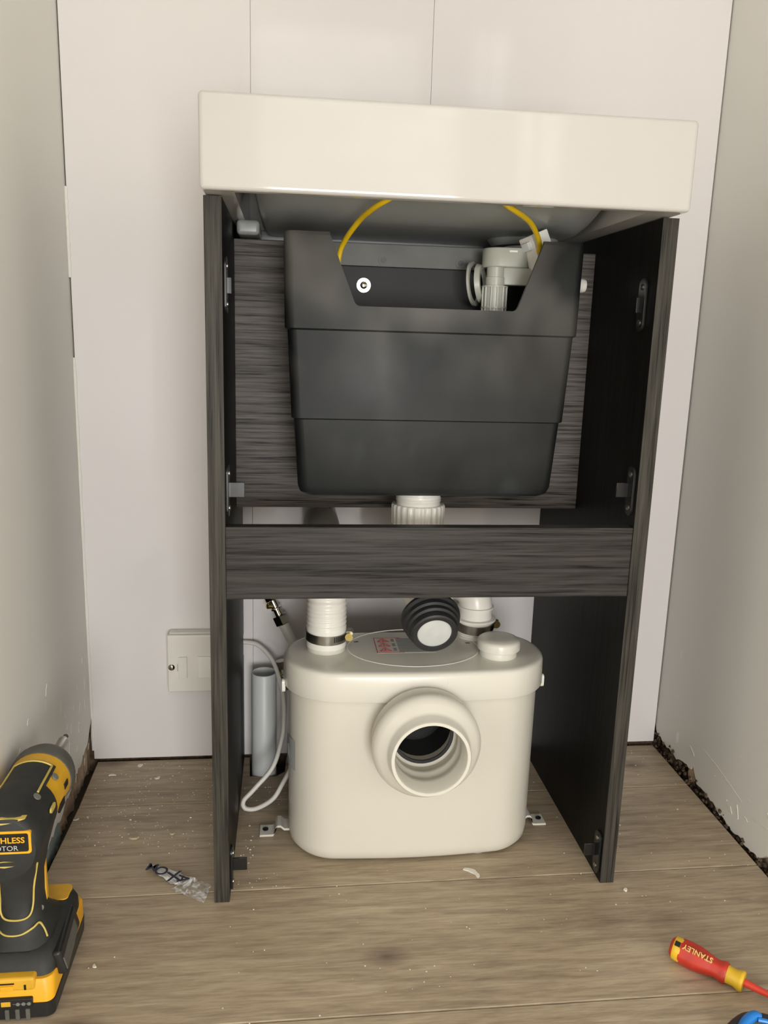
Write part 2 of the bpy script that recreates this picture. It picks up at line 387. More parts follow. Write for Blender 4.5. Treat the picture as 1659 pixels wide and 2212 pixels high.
# side walls of the alcove: plaster sheets with a broken lower edge
def jitter_edge(pts, step, amp, seed):
    out = []; rnd = random.Random(seed)
    for (a, b), (c, d) in zip(pts[:-1], pts[1:]):
        n = max(1, int(abs(c - a) / step))
        for i in range(n):
            t = i / n; out.append((a + (c - a) * t + rnd.uniform(-.3, .3) * step, b + (d - b) * t + rnd.uniform(-amp, amp)))
    return out + [pts[-1]]
re = jitter_edge([(0.353, 0.040), (0.345, 0.026), (0.316, 0.020), (0.270, 0.017), (0.2226, 0.026), (0.216, 0.034), (0.2008, 0.012), (0.157, 0.009), (0.150, 0.013), (0.138, 0.006), (0.109, 0.002), (0.03, 0.002), (0.0129, 0.018), (-0.02, 0.022), (-0.06, 0.012), (-0.2, 0.006), (-0.35, 0.006)], 0.006, 0.0022, 3)
re[0] = (0.353, 0.040); re[-1] = (-0.35, 0.006)
wr = build(MB().prism(re + [(-0.35, RZ), (0.353, RZ)], 'x', XR, XR + 0.012), 'wall_right', 'plaster', None, 0, smooth=30)
struct(wr, 'off-white painted plaster wall on the right with crumbled lower edge', 'wall')
box('brickwork', 'brickdust', wr, XR + 0.0125, XR + 0.1, -0.35, 0.46, -0.02, RZ, 0)
le = jitter_edge([(0.353, 0.085), (0.341, 0.066), (0.322, 0.050), (0.275, 0.038), (0.234, 0.032), (0.1825, 0.027), (0.165, 0.018), (0.150, 0.022), (0.10, 0.016), (0.07, 0.010), (0.02, 0.008), (-0.1, 0.007), (-0.35, 0.006)], 0.006, 0.003, 5)
le[0] = (0.353, 0.085); le[-1] = (-0.35, 0.006)
wl = build(MB().prism(le + [(-0.35, RZ), (0.353, RZ)], 'x', XL - 0.012, XL), 'wall_left', 'plaster', None, 0, smooth=30)
struct(wl, 'off-white painted plaster wall on the left with chipped lower edge', 'wall')
box('brickwork', 'brickdust', wl, XL - 0.1, XL - 0.0125, -0.35, 0.46, -0.02, RZ, 0)
# raw plaster and green board showing along the foot of the left wall
def rough_strip(name, mat, parent, x, edge, z0, amp, seed, sgn):
    mb = MB(); rnd = random.Random(seed); rows = 5; rings = []
    vs = []; fs = []
    for i, (y, zt) in enumerate(edge):
        for k in range(rows):
            t = k / (rows - 1)
            vs.append((x + sgn * (rnd.uniform(0, amp)), y, z0 + (zt + 0.004 - z0) * t))
    n = len(edge)
    for i in range(n - 1):
        for k in range(rows - 1):
            a = i * rows + k; fs.append((a, a + rows, a + rows + 1, a + 1))
    mb.add(vs, fs)
    o = build(mb, name, mat, parent, 0, smooth=0); return o
rough_strip('raw_plaster', 'brickdust', wl, XL - 0.010, [p for p in le if p[0] > 0.16], -0.018, 0.006, 11, 1)
rough_strip('plasterboard_edge', 'board', wl, XL - 0.004, [p for p in le if -0.3 < p[0] < 0.172], -0.018, 0.0025, 12, 1)
# dark rubble in the gap at the foot of the right wall: a few hundred crumbs nobody could count
mb = MB(); rnd = random.Random(4)
ico = [Vector(p) for p in ((0, 0, 1), (.894, 0, .447), (.276, .851, .447), (-.724, .526, .447), (-.724, -.526, .447), (.276, -.851, .447), (.724, .526, -.447), (-.276, .851, -.447), (-.894, 0, -.447), (-.276, -.851, -.447), (.724, -.526, -.447), (0, 0, -1))]
icf = [(0, 1, 2), (0, 2, 3), (0, 3, 4), (0, 4, 5), (0, 5, 1), (1, 6, 2), (2, 7, 3), (3, 8, 4), (4, 9, 5), (5, 10, 1), (6, 7, 2), (7, 8, 3), (8, 9, 4), (9, 10, 5), (10, 6, 1), (11, 7, 6), (11, 8, 7), (11, 9, 8), (11, 10, 9), (11, 6, 10)]
for i in range(620):
    y = 0.35 - rnd.random() ** 1.3 * 0.55; zt = 0.03 * max(0.12, (y + 0.02) / 0.36)
    c = Vector((XR + rnd.uniform(-0.0015, 0.012), y, rnd.uniform(-0.016, zt))); s = rnd.uniform(0.0015, 0.0042)
    mb.add([c + Vector((p.x * rnd.uniform(.6, 1.1), p.y * rnd.uniform(.6, 1.3), p.z * rnd.uniform(.6, 1.1))) * s for p in ico], icf)
rb = build(mb, 'rubble', 'rubble', wr, 0, smooth=0); rb['kind'] = 'stuff'
rough_strip('raw_patch', 'brickdust', wr, XR + 0.003, [(0.21, 0.02), (0.217, 0.036), (0.2226, 0.03), (0.23, 0.022)], 0.004, 0.003, 3, -1)

# chipped paint and filler smears low on both walls
def chips(wall, x, sgn, seed, spots, n, slope):
    mb = MB(); rn = random.Random(seed)
    def flake(y, z, L, w, a):
        n_ = 7; top = []; bot = []
        for i in range(n_):
            t = i / (n_ - 1); u = (t - 0.5) * L; ww = w * math.sin(PI * (0.08 + 0.84 * t)) * rn.uniform(.5, 1.2)
            for lst, v in ((top, ww / 2), (bot, -ww / 2)): lst.append((y + u * math.cos(a) - v * math.sin(a), z + u * math.sin(a) + v * math.cos(a)))
        pl_ = top + bot[::-1]
        mb.prism(pl_, 'x', *sorted((x, x + sgn * 0.0005)))
    for y, z, L, w, a in spots: flake(y, z, L, w, math.radians(a))
    for i in range(n):
        y = rn.uniform(-0.05, 0.33); z = 0.03 + 0.17 * rn.random() ** 1.8
        flake(y, z, rn.uniform(0.003, 0.012), rn.uniform(0.0008, 0.0025), math.radians(slope + rn.uniform(-35, 35)))
    o = build(mb, 'paint_chips', 'scrap', wall, 0, smooth=0); o['kind'] = 'stuff'
chips(wr, XR, -1, 31, [(0.108, 0.027, 0.016, 0.012, 20), (0.160, 0.070, 0.070, 0.0022, 8), (0.105, 0.060, 0.05, 0.0018, 12), (0.037, 0.049, 0.05, 0.002, -10), (0.225, 0.055, 0.02, 0.003, 30), (0.088, 0.035, 0.02, 0.003, 70)], 16, 10)
chips(wl, XL, 1, 32, [(0.132, 0.220, 0.016, 0.003, 60), (0.055, 0.214, 0.008, 0.003, 50), (0.22, 0.089, 0.02, 0.004, 70), (0.205, 0.060, 0.03, 0.005, 65), (0.17, 0.045, 0.03, 0.005, 40), (0.12, 0.04, 0.035, 0.006, 30), (0.274, 0.097, 0.015, 0.003, 70)], 30, 60)

# back wall with gloss cladding panels
wb = build(MB().box(XL - 0.1, XR + 0.1, 0.3555, 0.46, -0.02, RZ), 'wall_back', 'rubble'); struct(wb, 'back wall clad in glossy white panels', 'wall')
for a, b in ((-0.4672, -0.2177), (-0.2177, 0.0321), (0.0321, 0.4620)):
    build(MB().box(a, b, YB, 0.355, 0.004 + (0.002 if b > 0.4 else 0), RZ), 'cladding_panel', 'clad', wb, 0.0012, 2)
# filler bead in the left corner, broken in places
mb = MB()
for z0, z1 in ((0.02, 0.63), (0.74, 0.86), (1.13, 2.3)):
    pts = [(XL + 0.0012, YB - 0.0005, z0 + (z1 - z0) * i / 24) for i in range(25)]
    mb.tube(pts, [0.0022 + 0.0008 * math.sin(i * 2.3) for i in range(25)], 6)
build(mb, 'filler_bead', 'plaster', wl)

# room beyond the alcove, behind the camera
o = build(MB().box(RX0, XL - 0.1, -0.35, -0.25, -0.02, RZ).box(XR + 0.1, RX1, -0.35, -0.25, -0.02, RZ), 'wall_front', 'roomwall'); struct(o, 'plain white wall either side of the alcove, behind the camera', 'wall')
o = build(MB().box(RX1, RX1 + 0.1, RY0, -0.25, -0.02, RZ), 'wall_east', 'roomwall'); struct(o, 'plain white wall of the outer room, right side', 'wall')
o = build(MB().box(RX0 - 0.1, RX0, RY0, -0.25, -0.02, RZ), 'wall_west', 'roomwall'); struct(o, 'plain white wall of the outer room, left side', 'wall')
o = build(MB().box(RX0, -0.36, RY0 - 0.1, RY0, -0.02, RZ).box(0.49, 0.68, RY0 - 0.1, RY0, -0.02, RZ).box(0.90, RX1, RY0 - 0.1, RY0, -0.02, RZ)
          .box(-0.36, 0.49, RY0 - 0.1, RY0, 2.12, RZ).box(0.68, 0.90, RY0 - 0.1, RY0, 2.12, RZ).box(0.68, 0.90, RY0 - 0.1, RY0, -0.02, 0.3), 'wall_rear', 'roomwall')
struct(o, 'far wall behind the camera with an open doorway and a narrow window opening', 'wall')
o = build(MB().box(-0.36, -0.33, RY0 - 0.09, RY0 + 0.01, 0, 2.12).box(0.46, 0.49, RY0 - 0.09, RY0 + 0.01, 0, 2.12).box(-0.33, 0.46, RY0 - 0.09, RY0 + 0.01, 2.09, 2.12), 'door_1', 'roomwall', None, 0.002)
struct(o, 'white door frame of the open doorway behind the camera', 'door')
o = build(MB().box(0.68, 0.70, RY0 - 0.08, RY0 + 0.01, 0.3, 2.12).box(0.88, 0.90, RY0 - 0.08, RY0 + 0.01, 0.3, 2.12).box(0.765, 0.785, RY0 - 0.06, RY0, 0.3, 2.12), 'window_1', 'roomwall', None, 0.002)
struct(o, 'white frame of the narrow window behind the camera', 'window')
o = build(MB().box(RX0 - 0.1, RX1 + 0.1, RY0 - 0.1, 0.46, RZ, RZ + 0.08), 'ceiling', 'ceiling'); struct(o, 'plain white ceiling', 'ceiling')
o = build(MB().box(-4, 4, -5.2, -5.0, -0.1, 2.9), 'wall_garden', 'blocks'); struct(o, 'white painted block wall outside the doorway', 'wall')
o = build(MB().box(-4, 4, -5.0, RY0 - 0.1, -0.14, -0.1), 'trim_1', 'paving'); struct(o, 'grey paving outside the doorway', 'paving')

# ------------------------------------------------------------------ cabinet
H = 0.8045
cab = thing('vanity_cabinet', (0, 0.17, 0), 'dark wood-grain cabinet with doors removed under the white basin', 'cabinet')
sp1 = box('side_panel', 'wood_v_shaded', cab, -0.250, -0.232, 0.001, 0.346, 0.0, H, 0.0005)
boolean(sp1, MB().box(-0.27, -0.21, 0.3355, 0.36, 0.176, 0.212))   # notch for the cable
box('edge_band', 'wood_edge', sp1, -0.250, -0.232, 0.0, 0.001, 0.0, H, 0.0003)
sp2 = box('side_panel', 'wood_v_shaded', cab, 0.232, 0.250, 0.001, 0.346, 0.0, H, 0.0005)
box('edge_band', 'wood_edge', sp2, 0.232, 0.250, 0.0, 0.001, 0.0, H, 0.0003)
box('front_rail', 'wood_h', cab, -0.232, 0.232, 0.0015, 0.0175, 0.3815, 0.464, 0.0006)
box('back_panel', 'wood_back', cab, -0.232, 0.232, 0.193, 0.205, 0.4464, 0.785, 0.0006)
def bracket(side, z, tab, y=0.022):
    x = -0.232 if side < 0 else 0.232; d = -side
    def X(a): return x + d * a
    mb = MB(); hz = 0.029
    pts = rr(0, 0, 0.009, hz, 0.0085, f=lambda p, q: (X(0.0), y + p, z + q)); pts2 = rr(0, 0, 0.009, hz, 0.0085, f=lambda p, q: (X(0.0028), y + p, z + q))
    mb.loft([pts, pts2])
    xs = sorted((X(0.001), X(tab))); mb.box(xs[0], xs[1], y + 0.004, y + 0.0065, z - 0.0085, z + 0.0085)
    b = build(mb, 'door_bracket', 'black_metal', cab, 0.0005, 1)
    for dz in (-0.0195, 0.0195):
        build(MB().lathe([(0.0034, 0), (0.0034, 0.0008), (0.002, 0.0016)], (X(0.0028), y, z + dz), (d, 0, 0), 10), 'screw', 'steel', b)
bracket(-1, 0.720, 0.007, 0.030); bracket(-1, 0.500, 0.0195, 0.026); bracket(-1, 0.031, 0.0195, 0.024)
bracket(1, 0.715, 0.006, 0.032); bracket(1, 0.505, 0.0165, 0.016); bracket(1, 0.036, 0.0165, 0.014)

# ------------------------------------------------------------------ basin
bas = thing('washbasin', (0, 0.16, 0.8055), 'glossy white rectangular washbasin resting on the dark cabinet', 'basin')
fr = MB()
outer = [(-0.2508, -0.0305), (0.2450, -0.0350), (0.2450, 0.346), (-0.2508, 0.346)]
fr.prism(outer, 'z', 0.8055, 0.8935)
fo = build(fr, 'basin_body', 'gloss_white', bas, 0.0045, 4, smooth=50)
boolean(fo, MB().prism([(-0.218, -0.018), (0.205, -0.021), (0.205, 0.332), (-0.218, 0.332)], 'z', 0.80, 0.90))
fo.data.polygons.foreach_set('use_smooth', [p.area < 6e-4 for p in fo.data.polygons])
def bowl_ring(z, x0, x1, y0, y1, r): return rr((x0 + x1) / 2, (y0 + y1) / 2, (x1 - x0) / 2, (y1 - y0) / 2, r, z, 8)
out = [bowl_ring(0.889, -0.219, 0.206, -0.0215, 0.333, 0.004), bowl_ring(0.878, -0.216, 0.203, -0.012, 0.331, 0.02), bowl_ring(0.845, -0.208, 0.197, 0.004, 0.330, 0.04), bowl_ring(0.822, -0.202, 0.194, 0.040, 0.329, 0.05), bowl_ring(0.808, -0.198, 0.192, 0.080, 0.328, 0.05), bowl_ring(0.8015, -0.192, 0.190, 0.115, 0.326, 0.05)]
inn = [bowl_ring(0.8085, -0.180, 0.178, 0.120, 0.316, 0.045), bowl_ring(0.815, -0.190, 0.182, 0.085, 0.318, 0.045), bowl_ring(0.829, -0.194, 0.184, 0.048, 0.320, 0.045), bowl_ring(0.850, -0.199, 0.188, 0.014, 0.322, 0.035), bowl_ring(0.886, -0.207, 0.194, -0.002, 0.323, 0.018), bowl_ring(0.8915, -0.219, 0.206, -0.0215, 0.333, 0.004)]
mb = MB(); n = len(out[0])
mb.loft(out, False, True); mb.loft(inn, True, False); mb.loft([inn[-1], out[0]], False, False)
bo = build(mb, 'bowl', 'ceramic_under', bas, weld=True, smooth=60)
HX, HY = 0.143, 0.228
boolean(bo, MB().lathe([(0.023, -0.05), (0.023, 0.05)], (HX, HY, 0.805), (0, 0, 1), 32))
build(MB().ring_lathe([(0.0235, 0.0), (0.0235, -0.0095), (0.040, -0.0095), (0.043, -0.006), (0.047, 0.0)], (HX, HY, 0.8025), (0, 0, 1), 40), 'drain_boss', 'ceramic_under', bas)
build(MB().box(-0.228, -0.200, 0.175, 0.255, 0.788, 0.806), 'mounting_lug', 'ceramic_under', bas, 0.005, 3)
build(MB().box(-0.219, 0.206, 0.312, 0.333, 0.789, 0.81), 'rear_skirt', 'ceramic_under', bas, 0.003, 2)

# ------------------------------------------------------------------ cistern
cis = thing('toilet_cistern', (0, 0.12, 0.486), 'black plastic concealed cistern with notched front hung inside the cabinet', 'cistern')
def cring(z, hx, y0, r, off=0.0, y1=0.178): return rr(-0.001, (y0 + y1) / 2, hx - off, (y1 - y0) / 2 - off, max(r - off, 0.003), z, 6)
lev = [(0.4860, 0.137, 0.076, 0.010), (0.4872, 0.1435, 0.069, 0.013), (0.4915, 0.1495, 0.063, 0.013), (0.4990, 0.1520, 0.0605, 0.012), (0.5770, 0.1570, 0.0585, 0.011), (0.5785, 0.1600, 0.0560, 0.011), (0.6765, 0.1650, 0.0545, 0.011), (0.6785, 0.1680, 0.0520, 0.011), (0.7770, 0.1695, 0.0515, 0.011), (0.7812, 0.1680, 0.0530, 0.010)]
rin = [cring(*l) for l in lev]
rinn = [cring(z + (0.004 if i < 2 else 0.002), hx, y0, r, 0.0045) for i, (z, hx, y0, r) in enumerate(lev)]
rinn[-1] = cring(0.7812, 0.168, 0.053, 0.010, 0.0040); rinn[-2] = cring(0.776, 0.1695, 0.0515, 0.011, 0.0055)
mb = MB(); mb.loft(rin, True, False); mb.loft(rinn, True, False); mb.loft([rin[-1], rinn[-1]], False, False)
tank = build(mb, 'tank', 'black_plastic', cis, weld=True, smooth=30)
def arc(cx, cz, r, a0, a1, n=5): return [(cx + r * math.cos(math.radians(a0 + (a1 - a0) * i / n)), cz + r * math.sin(math.radians(a0 + (a1 - a0) * i / n))) for i in range(n + 1)]
notch = [(-0.1245, 0.80)] + [(-0.1200, 0.7775)] + arc(-0.0855, 0.7115, 0.0075, 200, 270) + arc(0.0865, 0.7115, 0.0075, 270, 340) + [(0.1185, 0.7775), (0.1230, 0.80)]
boolean(tank, MB().prism(notch, 'y', 0.03, 0.075))
box('back_wall_lining', 'black_inner', cis, -0.15, 0.15, 0.171, 0.1732, 0.52, 0.756, 0.0005)
lip = box('hanging_rail', 'grey_lip', cis, -0.155, 0.155, 0.166, 0.1732, 0.756, 0.7835, 0.0015)
for hx in (-0.049, 0.048):
    build(MB().ring_lathe([(0.0034, 0), (0.0034, 0.0008), (0.0062, 0.0008), (0.0062, 0)], (hx, 0.1660, 0.7640), (0, -1, 0), 16), 'hole_boss', 'grey_lip', lip)
    build(MB().lathe([(0.0033, 0), (0.0033, 0.0004)], (hx, 0.1659, 0.7640), (0, -1, 0), 14), 'screw_hole', 'badge', lip)
bolt = build(MB().ring_lathe([(0.0045, 0), (0.0045, 0.0016), (0.0088, 0.0016), (0.0092, 0)], (-0.0722, 0.1708, 0.7335), (0, -1, 0), 28), 'fixing_bolt', 'chrome', cis)
build(MB().lathe([(0.0040, 0), (0.0040, 0.0016), (0.0034, 0.0020)], (-0.0722, 0.1708, 0.7335), (0, -1, 0), 18), 'bolt_head', 'chrome', bolt)
# fill valve
fv = build(MB().lathe([(0.0115, 0.60), (0.0115, 0.745), (0.0105, 0.7455), (0.0105, 0.762)], (0.0815, 0.118, 0), (0, 0, 1), 24), 'fill_valve', 'valve_grey', cis)
cap_r = [rr(0.094, 0.124, hx, hy, hy - 0.0005, z, 8) for z, hx, hy in ((0.7565, 0.0265, 0.0195), (0.7575, 0.0275, 0.0205), (0.7765, 0.0275, 0.0205), (0.7785, 0.0262, 0.0192))]
build(MB().loft(cap_r), 'valve_cap', 'valve_grey', fv)
build(MB().box(0.0935, 0.103, 0.1030, 0.1040, 0.7735, 0.7755), 'cap_latch', 'white_plastic', fv)
mb = MB()
for j in range(12):
    a = 2 * PI * j / 12; c = Vector((0.0815 + 0.0145 * math.cos(a), 0.118 + 0.0145 * math.sin(a), 0))
    mb.box(c.x - 0.0009, c.x + 0.0009, c.y - 0.0012, c.y + 0.0012, 0.69, 0.7345)
mb.lathe([(0.0135, 0.69), (0.0135, 0.735)], (0.0815, 0.118, 0), (0, 0, 1), 24)
for z in (0.709, 0.7335): mb.lathe([(0.0158, z), (0.0158, z + 0.0016)], (0.0815, 0.118, 0), (0, 0, 1), 24)
build(mb, 'valve_collar', 'valve_grey', fv)
build(MB().loft([rr(0.118, 0.124, 0.030, hy, 0.006, z) for z, hy in ((0.7365, 0.012), (0.7375, 0.013), (0.7545, 0.013), (0.7565, 0.012))]), 'valve_arm', 'valve_grey', fv)
mb = MB().ring_lathe([(0.0165, 0), (0.0165, 0.006), (0.0215, 0.006), (0.0235, 0.0)], (0.066, 0.135, 0.7385), (0.83, -0.45, 0.1), 30)
mb.ring_lathe([(0.021, -0.006), (0.021, -0.003), (0.0265, -0.003), (0.0265, -0.006)], (0.064, 0.138, 0.7385), (0.83, -0.45, 0.1), 30)
build(mb, 'ring_nut', 'valve_grey', fv)
mb = MB(); mb.lathe([(0.0085, 0), (0.0085, 0.030), (0.0075, 0.033)], (0.1665, 0.135, 0.7405), (1, 0, 0), 24)
for i in range(7): mb.ring_lathe([(0.0084, 0.004 + i * 0.0035), (0.0093, 0.0055 + i * 0.0035), (0.0084, 0.007 + i * 0.0035)], (0.1665, 0.135, 0.7405), (1, 0, 0), 24)
build(mb, 'inlet_stub', 'white_plastic', cis)
# flush tower (leaning white box)
T = Matrix.Translation((0.1350, 0.108, 0.7640)) @ Matrix.Rotation(math.radians(-24), 4, 'Y') @ Matrix.Rotation(math.radians(18), 4, 'Z')
tw = build(MB().box(-0.0125, 0.0125, -0.013, 0.013, -0.022, 0.034, T), 'flush_tower', 'white_plastic', cis, 0.0015, 2)
build(MB().box(-0.017, -0.0120, -0.008, 0.006, 0.018, 0.028, T), 'tower_clip', 'pvc_grey', tw, 0.001)
# outlet thread and ribbed nut below the tank
ot = build(MB().lathe([(0.029, 0.488), (0.029, 0.481), (0.0275, 0.480), (0.0275, 0.478), (0.0285, 0.4765), (0.0275, 0.475), (0.0285, 0.4735), (0.0275, 0.472), (0.0275, 0.4675)], (-0.002, 0.115, 0), (0, 0, 1), 36), 'outlet_thread', 'white_plastic', cis)
mb = MB(); rings = []
N = 96
for z, r in ((0.4425, 0.0300), (0.4435, 0.0325), (0.4660, 0.0330), (0.4685, 0.0320), (0.4690, 0.0285)):
    rings.append([Vector((-0.002 + (r + (0.0007 if j % 4 < 2 else -0.0005)) * math.cos(2 * PI * j / N), 0.115 + (r + (0.0007 if j % 4 < 2 else -0.0005)) * math.sin(2 * PI * j / N), z)) for j in range(N)])
build(mb.loft(rings), 'ribbed_nut', 'white_plastic', cis, smooth=25)

# yellow pneumatic tube looping up behind the basin front
tp = spline([(-0.1090, 0.105, 0.715), (-0.1077, 0.1, 0.7586), (-0.1018, 0.09, 0.7766), (-0.089, 0.06, 0.7942), (-0.0794, 0.03, 0.8015), (-0.0663, 0.003, 0.8081), (-0.045, -0.007, 0.817), (0.0, -0.010, 0.824), (0.04, -0.007, 0.818), (0.0641, 0.003, 0.8078), (0.0960, 0.042, 0.8010), (0.1145, 0.070, 0.7910), (0.1240, 0.086, 0.7790), (0.1255, 0.0965, 0.7720)], 8)
tag(build(MB().tube(tp, 0.0031, 10), 'air_tube', 'yellow_tube'), 'yellow plastic air tube looping from the cistern up under the basin', 'tube')

# ------------------------------------------------------------------ flush pipe with black rubber cone
fp = thing('flush_pipe', (0.0, 0.09, 0.29), 'white flush pipe ending in a black rubber cone below the cabinet rail', 'pipe')
AX = Vector((0.02, -0.93, -0.33)).normalized(); FC = Vector((0.0105, 0.0335, 0.3265))
pp = spline([(-0.002, 0.115, 0.450), (-0.002, 0.115, 0.425), (-0.002, 0.114, 0.385), (-0.001, 0.108, 0.362), FC - AX * 0.060, FC - AX * 0.045, FC - AX * 0.02, FC - AX * 0.002], 6)
build(MB().tube(pp, [0.0245] * 18 + [0.0235] * 8 + [0.0205] * (len(pp) - 26), 24), 'pipe', 'white_plastic', fp)
cone = [(0.0215, -0.034), (0.0345, -0.034), (0.0365, -0.031), (0.0365, -0.027), (0.0345, -0.025), (0.0335, -0.024), (0.0345, -0.022), (0.0340, -0.017), (0.0315, -0.015), (0.0320, -0.013), (0.0315, -0.009), (0.0290, -0.007), (0.0290, -0.004), (0.0280, 0.0005), (0.0260, 0.002), (0.0215, 0.002), (0.0208, 0.0)]
build(MB().ring_lathe(cone, FC, AX, 48), 'rubber_cone', 'rubber', fp, smooth=30)
build(MB().lathe([(0.0207, -0.004), (0.0207, -0.0005), (0.018, 0.0003)], FC, AX, 36), 'pipe_end', 'plug', fp)

# ------------------------------------------------------------------ macerator pump
pm = thing('macerator_pump', (0.0, 0.13, 0), 'white macerator pump unit with a round front inlet standing under the cabinet', 'pump')
PC = (0.0025, 0.1265)
def pring(z, hx, hy, r, bul=0.005):
    out = []
    for p in rr(PC[0], PC[1], hx, hy, r, z, 12):
        t = max(0, 1 - ((p.x - PC[0]) / hx) ** 2)
        if p.y < PC[1]: p = p + Vector((0, -bul * t, 0))
        out.append(p)
    return out
body = [pring(0.0045, 0.150, 0.050, 0.048), pring(0.0055, 0.157, 0.057, 0.054), pring(0.0120, 0.1625, 0.0625, 0.060), pring(0.022, 0.164, 0.064, 0.0615), pring(0.236, 0.1650, 0.0655, 0.063)]
# subdivide straight run so the bulge is smooth
def dens(ring, m=6):
    out = []
    for i in range(len(ring)):
        a, b = ring[i], ring[(i + 1) % len(ring)]
        if (b - a).length > 0.03:
            for k in range(m):
                p = a.lerp(b, k / m)
                if p.y < PC[1]:
                    p.y = a.y - 0.0048 * math.sin(PI * k / m) if True else p.y
                out.append(p)
        else: out.append(a)
    return out
pbody = build(MB().loft([dens(r) for r in body]), 'body', 'pump_white', pm, smooth=50)
boolean(pbody, MB().lathe([(0.0382, 0.0), (0.0382, 0.075)], (0.0035, 0.03, 0.1895), (0, 1, 0), 40))
lidr = [pring(0.2315, 0.1660, 0.0660, 0.064), pring(0.2308, 0.1712, 0.0712, 0.0685), pring(0.2322, 0.1720, 0.0720, 0.069), pring(0.2622, 0.1712, 0.0712, 0.0685), pring(0.2662, 0.1700, 0.0700, 0.067), pring(0.2682, 0.1672, 0.0672, 0.0645), pring(0.2688, 0.1630, 0.0630, 0.061)]
lid = build(MB().loft([dens(r) for r in lidr]), 'lid', 'pump_lid', pm, smooth=50)
# round access cover seam on the lid
ell = [Vector((0.002 + 0.088 * math.cos(2 * PI * i / 72), 0.136 + 0.066 * math.sin(2 * PI * i / 72), 0.2687)) for i in range(72)]
mb = MB(); R2 = []
for (dr, dz) in ((-0.001, 0.0), (-0.0006, 0.0009), (0.0004, 0.0009), (0.001, 0.0)):
    R2.append([Vector((0.002 + (0.088 + dr) * math.cos(2 * PI * i / 72), 0.136 + (0.066 + dr) * math.sin(2 * PI * i / 72), 0.2685 + dz)) for i in range(72)])
mb.loft(R2, False, False); build(mb, 'access_ring', 'white_plastic', lid)
for sx, sy in ((-0.0725, 0.1580), (0.0790, 0.1480)):
    build(MB().lathe([(0.0032, 0), (0.0032, 0.0008), (0.002, 0.0012)], (sx, sy, 0.2685), (0, 0, 1), 14), 'lid_screw', 'steel', lid)
# warning label: red frame, three triangles, grey lines of print
lab = box('warning_label', 'label', lid, -0.0480, 0.030, 0.116, 0.170, 0.2686, 0.2690, 0)
mb = MB(); z0, z1 = 0.2690, 0.2693
mb.box(-0.0480, -0.0470, 0.116, 0.170, z0, z1); mb.box(-0.047, -0.012, 0.116, 0.1172, z0, z1); mb.box(-0.047, -0.012, 0.1690, 0.170, z0, z1)
for cy in (0.1275, 0.1440, 0.1600):
    tri = [Vector((-0.0440, cy - 0.0055, z1)), Vector((-0.0280, cy - 0.0055, z1)), Vector((-0.0360, cy + 0.0062, z1))]
    mb.tube(tri + [tri[0]], 0.0006, 4)
build(mb, 'red_print', 'red_print', lab, smooth=0)
mb = MB(); rnd = random.Random(2)
for i in range(17): mb.box(-0.018, 0.028 - rnd.random() * 0.01, 0.1188 + i * 0.003, 0.1200 + i * 0.003, z0, z1)
for cy in (0.1275, 0.1440, 0.1600):
    for k in range(3): mb.box(-0.0252, -0.0208, cy - 0.004 + k * 0.0035, cy - 0.002 + k * 0.0035, z0, z1)
    mb.box(-0.0366, -0.0354, cy - 0.0042, cy + 0.003, z0, z1)
build(mb, 'fine_print', 'grey_print', lab, smooth=0)
text = None
# side label
def side_pt(a): return None
sl = MB()
LBX = [( -0.1650, 0.098, ), (-0.1615, 0.0850)]
vs = [(-0.1663, 0.118, 0.105), (-0.1606, 0.094, 0.105), (-0.1606, 0.094, 0.150), (-0.1663, 0.118, 0.150)]
# raised moulding strip and little slot on the lid front
build(MB().tube([(0.0330, 0.0492, 0.2640), (0.0325, 0.0486, 0.2560), (0.0290, 0.0484, 0.2370)], 0.0011, 6), 'lid_rib', 'pump_white', lid)
build(MB().box(0.0255, 0.0315, 0.0470, 0.0505, 0.2325, 0.2365), 'lid_catch', 'pump_white', lid, 0.0008)
for s in (-1, 1):
    x = PC[0] + s * 0.1722
    build(MB().loft([rr(0, 0, 0.0045, 0.0085, 0.004, f=lambda p, q, xx=xx: (xx, 0.112 + p, 0.2290 + q)) for xx in (x - s * 0.003, x + s * 0.0012)]), 'lid_clip', 'white_plastic', lid)
# corrugated front inlet
ic = (0.0035, 0.0, 0.1895)
prof = [(0.0500, 0.062), (0.0500, 0.046), (0.0625, 0.044), (0.0645, 0.040), (0.0625, 0.036), (0.0600, 0.033), (0.0600, 0.028), (0.0640, 0.024), (0.0668, 0.0185), (0.0668, 0.0140), (0.0645, 0.0085), (0.0590, 0.0035), (0.0520, -0.0005), (0.0490, -0.0040), (0.0482, -0.0165), (0.0470, -0.0185), (0.0435, -0.0185), (0.0425, -0.0165), (0.0425, -0.002), (0.0410, 0.002), (0.0410, 0.010), (0.0425, 0.013), (0.0425, 0.018), (0.0400, 0.022), (0.0400, 0.029), (0.0415, 0.032), (0.0415, 0.040), (0.0380, 0.043), (0.0380, 0.062)]
inl = build(MB().ring_lathe([(r, -h) for r, h in prof], (ic[0], 0, ic[2]), (0, -1, 0), 64), 'inlet_connector', 'pump_white', pm, smooth=45)
build(MB().ring_lathe([(0.0386, -0.0445), (0.0386, -0.0425), (0.0345, -0.0425), (0.0345, -0.0445)], (ic[0], 0, ic[2]), (0, -1, 0), 48), 'inlet_seal', 'rubber', inl)
build(MB().ring_lathe([(0.0379, -0.103), (0.0379, -0.0605), (0.0372, -0.0605), (0.0372, -0.102), (0.001, -0.102), (0.001, -0.103)], (ic[0], 0, ic[2]), (0, -1, 0), 40), 'inlet_cavity', 'badge', inl)
